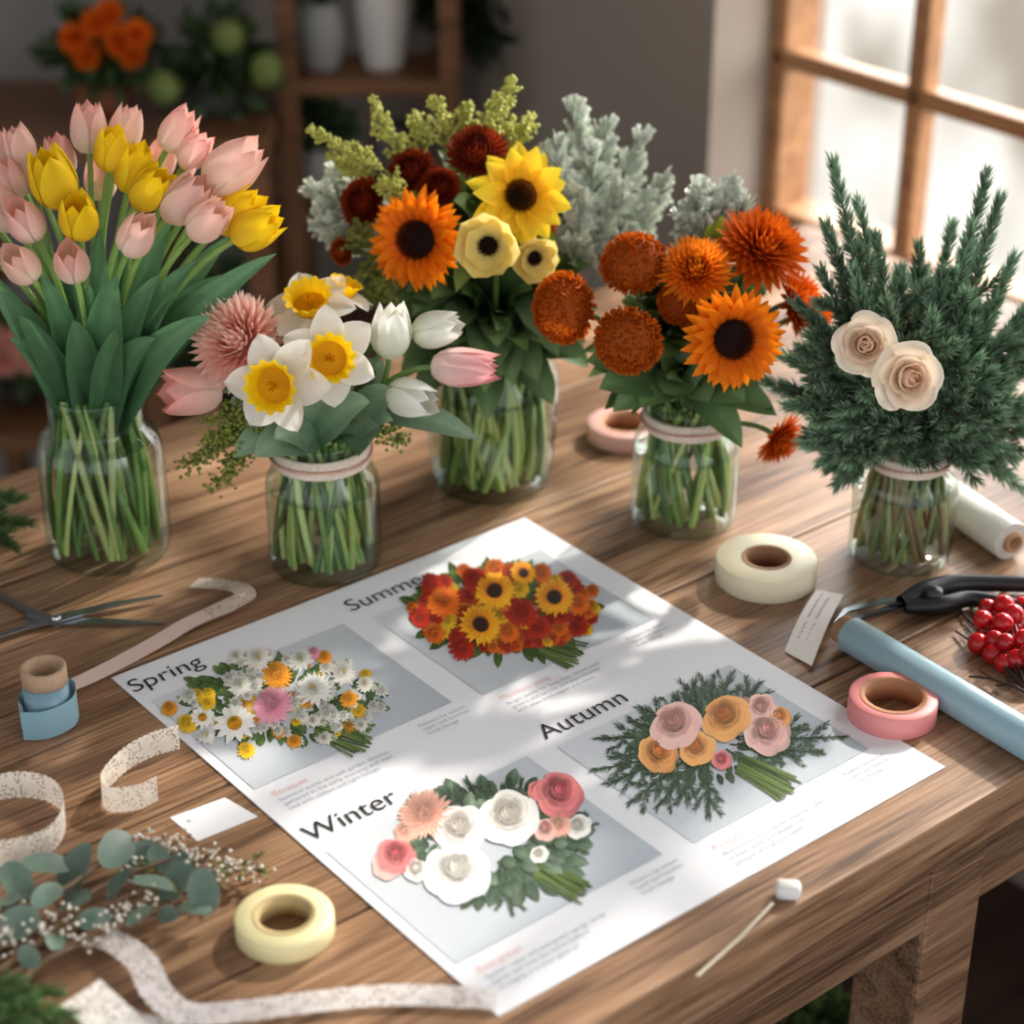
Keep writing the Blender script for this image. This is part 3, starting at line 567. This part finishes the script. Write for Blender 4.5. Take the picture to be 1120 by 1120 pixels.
gred=g_mum(c(120,15,10),c(210,52,25),N=90,W=.2); gor=g_mum(c(200,70,10),c(245,132,35),N=90,W=.2); gsf=g_sunflower(c(235,130,10),c(255,188,40),c(45,20,12),c(110,55,25))
gwr=g_rose(c(254,253,249),c(250,240,222),.42,1.4); gpr=g_rose(c(254,206,196),c(242,158,148),.34,1.4); gorr=g_rose(c(252,186,116),c(238,128,56),.34,1.4); gcor=g_rose(c(242,146,146),c(220,94,108),.34,1.4); gpea=g_mum(c(226,146,124),c(250,204,184),N=130,W=.15); gtw=g_mum(c(200,205,190),c(250,250,245),N=24,R0=.3,L=.8,W=.4)
it=[leaves_(310,770,106,42,240,18,8,c(66,100,54),c(122,154,90)),stems_(348,792,400,812,34,16,18)]
it+=mass_([gsm,gsm,gom,gyl,gtw,gtw,gtw],308,766,116,50,170,4.5,11,lambda u,v:not(u<250 and v<762))
it+=[F_(gpk,299,775,26,6),F_(gdy,257,795,27,5),F_(gdy,222,788,16,0),F_(gom,303,742,20,0),F_(gsm,345,759,24,2),F_(gsm,283,724,18,-2),F_(gsm,262,754,16,-2),F_(gom,382,768,12,0),F_(gyl,228,772,11,0),F_(gyl,205,795,14,-3),F_(gom,186,778,11,-5),F_(gyl,270,824,12,0),F_(gsm,330,725,16,-3),F_(gsm,375,740,18,-3),F_(gsm,225,808,13,0),F_(gom,355,722,10,-4),F_(gpk,343,717,9,-4),F_(gsm,400,752,12,-4)]
printed(it,'printed_spring_bouquet')
it=[leaves_(550,670,96,42,200,22,10,c(48,78,42),c(104,138,66)),stems_(592,704,632,716,32,13,15)]
it+=mass_([gred,gor,gred,gor,gyl,gred],554,666,104,46,150,7,15)
it+=[F_(gsf,541,650,25,5),F_(gsf,525,687,26,6),F_(gsf,606,657,24,4),F_(gsf,572,630,16,0),F_(gred,572,674,20,4),F_(gred,520,638,18,0),F_(gor,486,662,22,2),F_(gred,505,712,18,0),F_(gor,475,696,15,-2),F_(gred,460,680,12,-2),F_(gor,556,695,15,2),F_(gor,634,664,15,0),F_(gred,590,690,16,2)]
printed(it,'printed_summer_bouquet')
it=[firs_([(648,845),(655,810),(690,880),(690,790),(720,885),(775,895),(760,750),(800,742),(740,765),(840,760),(880,800),(925,808),(900,825),(850,850),(665,860),(830,750),(870,830),(700,775),(780,745),(670,830),(740,880)],775,812,10),stems_(808,838,864,866,26,11,12),leaves_(775,815,80,38,100,18,8,c(58,84,58),c(114,142,102))]
it+=[F_(gpr,740,797,25,5),F_(gorr,795,789,24,6),F_(gpr,838,806,23,5),F_(gorr,719,829,20,3),F_(gorr,763,823,18,7),F_(gpr,833,778,15,0),F_(gcor,789,835,10,8),F_(gorr,852,788,12,1),F_(gpea,815,775,12,-1)]
printed(it,'printed_autumn_bouquet')
it=[firs_([(510,855),(535,862),(570,858),(590,870),(490,880),(650,905),(640,935),(560,1000),(545,990),(610,880),(500,865),(550,868)],550,925,9),stems_(588,952,636,978,30,12,13),leaves_(540,922,92,58,170,28,15,c(66,92,72),c(132,156,132)),leaves_(530,930,80,45,60,24,14,c(66,92,72),c(142,164,140),z=-6)]
it+=[F_(gwr,504,912,26,4),F_(gwr,558,899,29,5),F_(gwr,501,959,32,8),F_(gpea,466,895,34,0),F_(gcor,611,873,24,0),F_(gcor,434,940,19,0),F_(gpea,612,906,17,4),F_(gpr,425,950,15,-2),F_(gwr,455,955,13,2),F_(gpr,597,911,12,6),F_(gwr,633,908,13,2),F_(gpea,445,912,16,0),F_(gwr,590,938,9,0),F_(gcor,590,868,11,-2)]
printed(it,'printed_winter_bouquet')
# ================= SMALL OBJECTS =================
def roll(name,u,v,ro,ri,h,col,core):
    p=gr(u,v); p[2]=T; e=empty(name,p)
    m=MB(); b_=.0012; revolve(m,[(ri+.003,.0),(ro-b_,0),(ro,b_),(ro,h-b_),(ro-b_,h),(ri+.003,h)],p,col,n=64,cols=[col*.9,col*.95,col,col,col,col*.97])
    m.obj('tape_winding',M_tape,e)
    m=MB(); revolve(m,[(ri+.0035,.0005),(ri,.0005),(ri,h+.0004),(ri+.0035,h+.0004)],p,core,n=48); m.obj('cardboard_core',M_kraft,e)
roll('masking_tape_roll',837,633,.0415,.017,.020,c(226,218,188),c(150,110,75))
roll('masking_tape_roll',312,1020,.0312,.0165,.0145,c(234,224,172),c(190,170,120))
roll('washi_tape_roll',975,783,.0325,.021,.018,c(226,142,140),c(170,120,85))
roll('washi_tape_roll',684,478,.036,.022,.016,c(230,178,172),c(190,140,110))
def lyroll(name,pa,pb_,r,col,rc,mat,ext=.012):
    ax=unit((pb_-pa)*np.array([1,1,0])); ln=np.linalg.norm((pb_-pa)[:2]); o=pa.copy(); o[2]=T+r; M=basis(ax)
    e=empty(name,[o[0],o[1],T])
    m=MB(); pr=[(rc+.001,.0)]; cols=[col*.8]
    for k in range(4):
        q=rc+.001+(r-rc-.001)*(k+1)/5; pr+=[(q,.0006 if k%2 else -.0004)]; cols+=[col*(.75 if k%2 else 1)]
    pr+=[(r-.0008,0),(r,.001),(r,ln-.001),(r-.001,ln),(rc,ln)]; cols+=[col]*5
    revolve(m,pr,o,col,n=48,M=M,cols=cols); m.obj('wound_ribbon',mat,e)
    m=MB(); revolve(m,[(rc-.0018,ln),(rc-.0018,-ext),(rc+.0004,-ext),(rc+.0004,ln)],o,c(176,136,98),n=32,M=M); m.obj('cardboard_core',M_kraft,e)
lyroll('blue_ribbon_roll',gr(928,710),gr(1152,846),.0140,c(150,186,198),.0105,M_satin,ext=.010)
lyroll('white_fabric_roll',gr(1104,612),gr(1030,560),.017,c(230,226,218),.008,M_satin,ext=.004)
p=gr(55,790); p[2]=T; e=empty('blue_ribbon_spool',p)
m=MB(); revolve(m,[(.009,0),(.0165,0),(.0165,.034),(.009,.034)],p,c(120,158,174),n=40); m.obj('wound_ribbon',M_satin,e)
m=MB(); revolve(m,[(.013,.0),(.013,.034),(.0165,.036),(.0165,.048),(.015,.049),(.012,.048),(.012,.0)],p,c(178,150,122),n=40); m.obj('cardboard_core',M_kraft,e)
def ribbon(mb,P,w,col,side=None,n=60,wave=0.):
    P=smooth_path(P,n); Tn=np.gradient(P,axis=0); Tn/=np.linalg.norm(Tn,axis=1)[:,None]
    if side is None: S=np.cross(Tn,Z); S/=np.linalg.norm(S,axis=1)[:,None]
    else: S=np.array([unit(side)]*n)
    s=np.linspace(-1,1,7); tt=np.linspace(0,1,n)
    ed=1+wave*np.sin(tt*n*2.2)
    v=P[:,None]+(w/2*ed)[:,None,None]*s[None,:,None]*S[:,None]
    mb.add(v.reshape(-1,3),grid(n,7),col)
m=MB()
ribbon(m,[p+np.array([-.014,-.016,.013]),p+np.array([-.020,-.004,.013]),p+np.array([-.012,.016,.016]),p+np.array([.016,.012,.018]),p+np.array([.020,-.006,.014]),p+np.array([.004,-.022,.013]),p+np.array([-.014,-.024,.013])],.024,c(138,180,196),side=(0,0,1)); m.obj('loose_wrap',M_satin,e)
pts=[(70,752),(95,742),(135,722),(175,700),(205,682),(235,668),(262,655),(272,650)]
p=gr(175,700); o=np.array([p[0],p[1],T]); e=empty('pink_satin_ribbon',o)
m=MB(); ribbon(m,[gr(a,b_,.002+h*.6) for (a,b_),h in zip(pts,[.02,.012,.004,.001,.003,.004,.005,.006])],.017,c(242,210,200)); m.obj('satin_band',M_satin,e)
m=MB(); ribbon(m,[gr(228,672,.005),gr(252,662,.007),gr(268,652,.011),gr(262,643,.012),gr(240,639,.006),gr(212,637,.002)],.017,c(230,216,202),wave=.04); m.obj('lace_end',M_lace,e)
def lace(name,pts,w,col=c(240,232,218),side=None,wave=.05,n=90):
    o=gr(pts[0][0],pts[0][1]); o[2]=T; m=MB(); ribbon(m,[gr(a,b_,h) for a,b_,h in pts],w,col,side,n,wave); return m.obj(name,M_lace,origin=o)
sd=(0,.15,1)
lace('lace_ribbon',[(196,806,.0105),(165,815,.0105),(135,832,.0105),(112,858,.0105),(118,874,.0105),(150,872,.0105),(172,862,.0105)],.019,side=sd)
lace('lace_ribbon',[(-30,868,.011),(20,858,.011),(58,866,.011),(71,890,.011),(55,918,.011),(15,932,.011),(-40,935,.011)],.02,side=sd)
lace('lace_ribbon',[(92,1024,.004),(125,1030,.008),(155,1052,.012),(172,1085,.008),(205,1108,.003),(270,1105,.002),(340,1096,.004),(430,1088,.0035),(545,1092,.0035)],.019,col=c(232,228,226))
lace('lace_ribbon',[(88,1085,.012),(110,1105,.008),(140,1125,.002),(190,1135,.002)],.03,col=c(240,237,232),wave=.02)
def quad(name,pts,h,col):
    v=np.array([gr(a,b_,h) for a,b_ in pts]); o=v.mean(0); m=MB(); v2=v-Z*.0003; m.add(np.vstack([v,v2]),[np.array([[0,1,2,3],[7,6,5,4],[0,4,5,1],[1,5,6,2],[2,6,7,3],[3,7,4,0]])],col); return m.obj(name,M_paper,origin=o-Z*.0003,smooth=False)
quad('paper_tag',[(186,894),(216,920),(282,893),(246,872)],.00035,c(234,236,240))
m=MB(); o=gr(888,690); o[2]=T; e=empty('printed_label_strip',o)
a_,b_,c_,d_=gr(893,645,.004),gr(923,650,.006),gr(888,728,.003),gr(858,712,.001)
nn=12; v=[]
for i in range(nn):
    f=i/(nn-1); l=a_*(1-f)+d_*f; r=b_*(1-f)+c_*f; hh=.006*math.sin(f*pi)
    v+=[l+Z*hh,r+Z*hh]
v=np.array(v); m.add(v,grid(nn,2),c(236,232,226)); m.add(v-Z*.0004,grid(nn,2),c(236,232,226)); m.obj('strip_paper',M_paper,e)
ax1=unit(d_-a_); 
m=MB()
for ln in range(2):
    for k in range(13):
        if rng.random()<.12: continue
        f=.12+.75*k/13; q=a_*(1-f)+d_*f+(b_-a_)*(.3+.3*ln)+Z*(.006*math.sin(f*pi)+.0006); tube(m,[q-U*.0015+ax1*.001,q+U*.0012,q+U*.002-ax1*.001],.0003,c(110,110,112),3)
m.obj('strip_lettering',M_print,e)
# scissors
o=gr(62,683); o[2]=T; e=empty('floral_scissors',o)
m=MB()
def blade(mb,P,w,h,th=.0018,col=c(150,155,160)):
    P=np.array(P); n=len(P); Tn=np.gradient(P,axis=0); Tn/=np.linalg.norm(Tn,axis=1)[:,None]; S=np.cross(Tn,Z)
    w=np.array(w)[:,None]; a=P+S*w/2+Z*h; b=P-S*w/2+Z*h
    v=np.stack([a,b,b+Z*th,a+Z*th,a],1).reshape(-1,3); mb.add(v,grid(n,5),col)
pv=gr(62,683)
blade(m,[gr(30,688),pv,gr(120,668),gr(178,657)],[.006,.010,.0075,.0008],.004)
blade(m,[gr(30,676),pv,gr(120,683),gr(180,685)],[.006,.010,.0075,.0008],.0015)
for (u,v) in ((-60,640),(-70,715)):
    q=gr(u,v)
    blade(m,[pv,gr(30,672 if v<683 else 690),gr(0,655 if v<683 else 700),q],[.008,.006,.005,.005],.003)
    cen=gr(u-25,v); tube(m,[cen+np.array([.026*math.cos(a),.018*math.sin(a),.005]) for a in np.linspace(0,2*pi,30)],.003,c(120,122,126),8)
revolve(m,[(.001,.008),(.003,.0078),(.0038,.006),(.0038,.0)],pv,c(190,190,190),n=20)
m.obj('blades_and_handles',M_metal,e,smooth=False)
# pruning snips
o=gr(1030,655); o[2]=T; e=empty('pruning_snips',o)
m=MB(); blade(m,[gr(1000,664),gr(960,666),gr(925,676),gr(912,690)],[.010,.008,.005,.001],.006,col=c(140,145,150)); blade(m,[gr(1005,660),gr(965,672),gr(935,682),gr(915,692)],[.008,.006,.004,.001],.003,col=c(110,112,118)); m.obj('steel_blades',M_metal,e,smooth=False)
m=MB()
for P,w in (([(985,658),(1010,648),(1040,640),(1080,638),(1150,640)],[.010,.020,.017,.014,.013]),([(990,664),(1030,662),(1060,655),(1095,660),(1150,672)],[.010,.016,.013,.013,.012])):
    Q=smooth_path([gr(a,b_,.009) for a,b_ in P],20); tube(m,Q,np.interp(np.linspace(0,1,20),np.linspace(0,1,5),np.array(w)/2),c(24,26,30),10)
revolve(m,[(.001,.006),(.006,.005),(.007,0),(.007,-.01)],gr(1022,650,.015),c(50,52,56),n=20)
m.obj('black_handles',M_plast,e)
# berries
o=gr(1095,695); o[2]=T; e=empty('red_berry_sprig',o)
gb=g_sphere(c(178,18,26),16,10); m=MB(); mt=MB()
hub=gr(1125,760,.004)
for (u,v,h) in [(1080,665,.010),(1098,662,.016),(1078,690,.008),(1097,682,.02),(1115,680,.014),(1100,703,.018),(1086,716,.008),(1120,700,.02),(1112,722,.012),(1130,690,.01),(1092,672,.006),(1135,715,.012),(1118,664,.008),(1108,692,.007),(1075,678,.018),(1088,700,.014),(1070,705,.008),(1108,672,.022),(1125,715,.02),(1098,725,.008),(1130,672,.012)]:
    q=gr(u,v,h); r=.0082*rng.uniform(.9,1.1); q[2]=max(q[2],T+r); m.put(gb,q,(0,0,1),r,jit=.12)
    tube(mt,bez(hub,(hub+q)/2+Z*.006,q-unit(q-hub)*r,6),.0009,c(60,42,32),4)
for (u,v) in [(1050,668),(1060,740),(1045,690),(1100,740),(1090,750),(1068,700)]:
    q=gr(u,v,.003); tube(mt,bez(hub,(hub+q)/2+Z*.008,q,7),.0011,c(50,36,30),4); tube(mt,[(hub+q)/2+Z*.003,q+np.array([.008,.004,.003])],.0008,c(50,36,30),4)
m.obj('berries',M_berry,e); mt.obj('twigs',M_stem,e)
# glue stick applicator
o=gr(862,975); o[2]=T; e=empty('glue_stick_applicator',o)
m=MB(); tube(m,[gr(762,1068,.002),gr(810,1025,.003),gr(845,988,.005)],.0012,c(206,196,172),8); m.obj('stick',M_gen,e)
m=MB(); q=gr(862,973,.006); ax=np.stack([unit(gr(880,975)-gr(845,972)),unit(np.cross(Z,unit(gr(880,975)-gr(845,972)))),Z],1); box(m,q,(.0085,.006,.0055),ax,c(222,220,216)); m.obj('cap',M_gen,e,smooth=True,bevel=.0035)
# eucalyptus sprig
o=gr(120,985); o[2]=T; e=empty('eucalyptus_sprig',o)
m=MB(); ms=MB()
for P in ([(-20,1075,.004),(60,1020,.008),(150,975,.012),(230,955,.012),(292,952,.010)],[(-20,1050,.004),(60,1000,.008),(130,960,.014),(200,935,.014)],[(0,1090,.004),(80,1030,.006),(160,1000,.008),(240,965,.008)],[(-10,1020,.006),(50,985,.01),(110,945,.016),(140,920,.016)],[(-20,1060,.003),(80,1010,.006),(190,985,.006)],[(-30,1085,.003),(70,1040,.006),(140,1010,.006),(200,1000,.006)]):
    Q=smooth_path([gr(a,b_,h) for a,b_,h in P],24); tube(ms,Q,np.linspace(.0028,.0009,24),c(122,94,68),5)
ec,ec2=c(88,112,100),c(132,156,140)
def roundleaf(mb,u,v,h,s,ang,tilt):
    q=gr(u,v,h); r=s*mpp(q)/2; nrm=unit([tilt[0],tilt[1],1]); M=basis(nrm,ang); n=20; ph=np.linspace(0,2*pi,n+1)
    rr=np.array([0,.35,.7,1.])[:,None]; rad=rr*(1-.12*np.cos(ph)+.10*np.cos(2*ph))[None]
    vv=np.stack([rad*np.cos(ph)*1.15,rad*np.sin(ph)*.92,.14*(rad*np.sin(ph))**2-.1*(rad*np.cos(ph))**2],-1).reshape(-1,3)*r
    j=rng.uniform(.75,1.2); ramp=.88+.28*(np.cos(ph)*.5+.5)
    cc=(ec*.5+ec2*.5)[None,None]*j*ramp[None,:,None]*np.array([1.0,.97,.97,1.06])[:,None,None]; mb.add(vv@M.T+q,grid(4,n+1),np.clip(cc.reshape(-1,3),0,1))
for (u,v,s) in [(48,945,44),(84,946,50),(126,930,46),(20,965,38),(82,985,40),(165,965,38),(190,968,44),(222,972,42),(150,1002,28),(128,968,34),(215,993,32),(15,1012,46),(50,980,34),(175,940,28),(105,1005,30),(5,985,34),(155,935,36),(60,1030,28),(30,1045,28),(182,1000,24),(200,945,24)]:
    roundleaf(m,u,v,rng.uniform(.010,.022),s,rng.uniform(0,6.28),(rng.uniform(-.8,.6),rng.uniform(-1.1,.3)))
m.obj('round_leaves',M_leaf,e); 
for (u,v) in [(190,935),(205,945),(225,938),(245,948),(262,945),(175,925),(215,955),(280,950),(30,990),(15,1000),(50,1005),(25,1020),(40,1015),(10,1030),(135,1000),(160,985),(120,1015),(95,1025),(70,1010),(5,1015),(145,950),(195,920),(235,960),(160,920)]:
    q=gr(u,v,.012); octs(ms,q+rng.normal(size=(16,3))*.0048,.0017,c(236,230,218),.2); octs(ms,q+rng.normal(size=(10,3))*.005,.0013,c(120,100,66),.3)
    tube(ms,[gr(u-15,v+12,.006),q],.0006,c(110,90,62),3)
for k in range(60):
    u=rng.uniform(150,285); v=958-.05*(u-170)+rng.uniform(-16,16); q=gr(u,v,.010); q2=gr(u+rng.uniform(2,16),v+rng.uniform(-12,8),.014); leafb(ms,q,(q+q2)/2+Z*.002,q2,.0038,(0,0,1),c(90,92,50),c(128,124,74),nv=5)
ms.obj('twigs_and_buds',M_stem,e)
def clip_(name,tips,root,L=.011):
    o=gr(*root); o[2]=T; m=MB()
    for (u,v,h) in tips: fir(m,gr(root[0],root[1],.012),gr(u,v,h),bend=(0,0,.012),twigs=5,L=L,cb=c(44,70,40),ct=c(98,126,74))
    m.obj(name,M_need,origin=o)
clip_('evergreen_clipping',[(60,1085,.016),(75,1110,.014),(20,1075,.02),(50,1130,.014)],(-40,1120))
clip_('evergreen_clipping',[(22,545,.018),(32,572,.014),(15,598,.014),(5,545,.02)],(-40,580))
# ================= BACKGROUND =================
Yb=1.10
m=MB()
xa=atY(300,0,Yb)[0]; xb=atY(500,0,Yb)[0]; zt=T+1.1
for x in (xa,xb-.025):
    for y in (Yb,Yb+.12): box(m,np.array([x+.013,y,zt/2]),(.013,.013,zt/2),np.eye(3))
for v in (-120,95,235,380): 
    z=atY(400,v,Yb)[2]; box(m,np.array([(xa+xb)/2,Yb+.06,z]),((xb-xa)/2,.07,.010),np.eye(3))
zs=[atY(400,v,Yb)[2]+.01 for v in (95,235,380)]
m.obj('shelf_unit',M_shelf,origin=[(xa+xb)/2,Yb,0],smooth=False,bevel=.002)
POT=[(.001,0),(.7,0),(.78,.05),(1,.5),(.95,.8),(.8,.92),(.85,1),(.78,1),(.7,.9),(.001,.85)]
def pot(name,x,y,z,r,h,col,parent=None):
    m=MB(); o=np.array([x,y,z])
    revolve(m,[(a*r,b_*h) for a,b_ in POT],o,col,n=32); return m.obj(name,M_gen,parent,origin=o)
def bush(name,cen,R,n,l,w,cb,ct,origin=None,stem=None,parent=None):
    m=MB(); cen=np.array(cen); R=np.array(R)
    for i in range(n):
        d=unit(rng.normal(size=3)); s=cen+d*R*rng.uniform(.2,.95); p=s+unit(d+rng.normal(size=3)*.6)*l*rng.uniform(.6,1.2); leafb(m,s,(s+p)/2+Z*l*.1,p,w,rng.normal(size=3),cb,ct,nv=5)
    if stem is not None: 
        for k in range(6): tube(m,bez(np.array(stem)+rng.normal(size=3)*.005,(np.array(stem)+cen)/2+rng.normal(size=3)*.02,cen+rng.normal(size=3)*R*.4,6),.003,cb,5)
    return m.obj(name,M_leaf,parent,origin=origin if origin is not None else cen)
dk,dk2=c(34,50,30),c(74,96,58)
ys=Yb+.06
pot('white_ceramic_vase',atY(420,80,ys)[0],ys,zs[0],.036,.15,c(205,202,196))
for (uu,k,hp,R,cz_,cc) in [(352,0,.09,(.035,.035,.05),.15,c(150,152,150)),(345,1,.07,(.04,.035,.022),.10,c(160,158,155))]:
    x=atY(uu,80,ys)[0]; e=empty('potted_plant',[x,ys,zs[k]]); pot('pot',x,ys,zs[k],.034,hp,cc,e); bush('leaves',[x,ys,zs[k]+cz_],R,150,.035,.02,dk,dk2,stem=[x,ys,zs[k]+hp*.8],parent=e)
pot('ceramic_pot',atY(430,220,ys)[0],ys,zs[1],.034,.10,c(80,74,70))
yc=.98; m=MB(); cx0=atY(-120,0,yc)[0]; cx1=atY(285,0,yc)[0]; zc=atY(100,150,yc)[2]
box(m,np.array([(cx0+cx1)/2,yc+.12,zc-.015]),((cx1-cx0)/2,.14,.015),np.eye(3))
for x in (cx0+.02,atY(132,0,yc)[0],cx1-.02):
    for y in (yc,yc+.23): box(m,np.array([x,y,(zc-.03)/2]),(.016,.016,(zc-.03)/2),np.eye(3))
zl=atY(60,480,yc)[2]; box(m,np.array([(cx0+cx1)/2,yc+.12,zl]),((cx1-cx0)/2,.14,.012),np.eye(3))
m.obj('console_table',M_shelf,origin=[(cx0+cx1)/2,yc,0],smooth=False,bevel=.002)
cz=zc
def arr(name,u,v,R,heads,g,r,pc,lc=(dk,dk2),zb_=None,y=yc+.1,n=220):
    q=atY(u,v,y); zb_=cz if zb_ is None else zb_; e=empty(name,[q[0],y,zb_]); hp=max(.05,(q[2]-zb_)*.55)
    m=MB(); revolve(m,[(a*.04,b_*hp) for a,b_ in [(.001,0),(.7,0),(1,.5),(.8,.95),(.85,1),(.7,.95),(.001,.9)]],np.array([q[0],y,zb_]),pc,n=28); m.obj('vase',M_gen,e)
    m=MB()
    for i in range(n):
        d=unit(rng.normal(size=3)); s=q+d*np.array(R)*rng.uniform(.1,.9); p=s+unit(d+rng.normal(size=3)*.5)*.04; leafb(m,s,(s+p)/2,p,.02,rng.normal(size=3),*lc,nv=5)
    for i in range(8): tube(m,bez(np.array([q[0],y,zb_+hp*.8]),np.array([q[0],y,zb_+hp*1.2]),q+rng.normal(size=3)*np.array(R)*.4,6),.003,lc[0],4)
    m.obj('leaves',M_leaf,e)
    if heads:
        m=MB()
        for (uu,vv) in heads: m.put(g,atY(uu,vv,y-.07),(rng.uniform(-.4,.4),-1,.5),r)
        m.obj('blooms',M_pet,e)
arr('orange_flower_arrangement',108,55,(.08,.06,.05),[(80,42),(105,25),(130,45),(150,38),(95,60),(145,58),(120,15)],gor,.024,c(120,70,45))
ggb=g_mum(c(110,130,64),c(176,190,118),N=120,R0=.75,L=.28,W=.16,curl=.9)
arr('green_hydrangea_arrangement',240,75,(.07,.06,.09),[(180,96),(292,76),(250,40)],ggb,.024,c(60,62,58))
arr('pink_flower_arrangement',15,385,(.09,.06,.05),[(-10,370),(20,372),(35,392),(5,395),(50,365)],gpea,.026,c(60,52,48),zb_=zl+.012)
arr('dark_foliage_arrangement',225,340,(.11,.06,.12),[],ggb,.02,c(50,46,42),zb_=zl+.012)
q=atY(535,10,1.25); bush('hanging_greenery',q,(.09,.04,.07),260,.05,.022,c(24,34,26),c(44,60,42))
# floor basket of greens under the table edge
d=ray(870,1105); t=(CAM[2]-.22)/-d[2]; q=CAM+t*d
e=empty('basket_of_greens',[q[0],q[1],0]); m=MB()
pr=[(.001,.0),(.13,0)]+[(.13+.03*k/14+.003*(k%2),.01+.19*k/14) for k in range(15)]+[(.155,.2),(.14,.03),(.001,.03)]
revolve(m,pr,np.array([q[0],q[1],0]),c(70,52,36),n=40); m.obj('wicker_basket',M_kraft,e)
m=MB()
for i in range(26):
    a=rng.uniform(0,2*pi); r=rng.uniform(.02,.15); fir(m,np.array([q[0],q[1],.14]),np.array([q[0]+r*math.cos(a),q[1]+r*math.sin(a),.22+rng.uniform(0,.06)]),twigs=3,L=.02,w=.003,dens=.5,cb=c(46,64,38),ct=c(100,120,70))
m.obj('greens',M_need,e)
# ================= LIGHT =================
w=bpy.data.worlds.new('outdoors'); bpy.context.scene.world=w; w.use_nodes=True; N=w.node_tree.nodes; L=w.node_tree.links
bg=N['Background']; tc=N.new('ShaderNodeTexCoord')
dt=N.new('ShaderNodeVectorMath'); dt.operation='DOT_PRODUCT'; dt.inputs[1].default_value=tuple(U); L.new(tc.outputs['Generated'],dt.inputs[0])
mr=N.new('ShaderNodeMapRange'); mr.inputs[1].default_value=-.1; mr.inputs[2].default_value=.6; L.new(dt.outputs['Value'],mr.inputs[0])
sx=N.new('ShaderNodeSeparateXYZ'); L.new(tc.outputs['Generated'],sx.inputs[0])
el=N.new('ShaderNodeMapRange'); el.inputs[1].default_value=-.12; el.inputs[2].default_value=.25; L.new(sx.outputs[2],el.inputs[0])
no=N.new('ShaderNodeTexNoise'); no.inputs['Scale'].default_value=9; no.inputs['Detail'].default_value=3; mp=N.new('ShaderNodeMapping'); mp.inputs['Scale'].default_value=(2.2,2.2,.8); L.new(tc.outputs['Generated'],mp.inputs[0]); L.new(mp.outputs[0],no.inputs['Vector'])
cr=N.new('ShaderNodeValToRGB'); k=cr.color_ramp.elements; k[0].position=.38; k[0].color=(.52,.46,.37,1); k[1].position=.58; k[1].color=(1.2,1.15,1.07,1); L.new(no.outputs['Fac'],cr.inputs[0])
m1=N.new('ShaderNodeMix'); m1.data_type='RGBA'; L.new(el.outputs[0],m1.inputs[0]); L.new(cr.outputs[0],m1.inputs[6]); m1.inputs[7].default_value=(9.5,9.4,9.4,1)
m2=N.new('ShaderNodeMix'); m2.data_type='RGBA'; L.new(mr.outputs[0],m2.inputs[0]); m2.inputs[6].default_value=(1.10,1.13,1.20,1); L.new(m1.outputs[2],m2.inputs[7])
L.new(m2.outputs[2],bg.inputs[0]); bg.inputs[1].default_value=1.
su=bpy.data.lights.new('sun','SUN'); su.energy=4.6; su.angle=math.radians(2.); su.color=(1,.92,.81); so=bpy.data.objects.new('sun',su); bpy.context.scene.collection.objects.link(so)
az=math.radians(13); elv=math.radians(34); dr=-(U*math.cos(az)+V*math.sin(az))*math.cos(elv)-Z*math.sin(elv)
from mathutils import Vector
so.rotation_euler=Vector(dr).to_track_quat('-Z','Y').to_euler(); so.location=(2,2,3)
bpy.context.scene.view_settings.view_transform='Standard'
# ================= CAMERA =================
cd=bpy.data.cameras.new('camera'); co=bpy.data.objects.new('camera',cd); bpy.context.scene.collection.objects.link(co)
co.location=CAM; co.rotation_euler=(pi/2-TH,0,0); cd.sensor_width=36; cd.lens=36*FP/1120; cd.clip_start=.05
cd.dof.use_dof=True; cd.dof.focus_distance=1.47; cd.dof.aperture_fstop=3.5
bpy.context.scene.camera=co
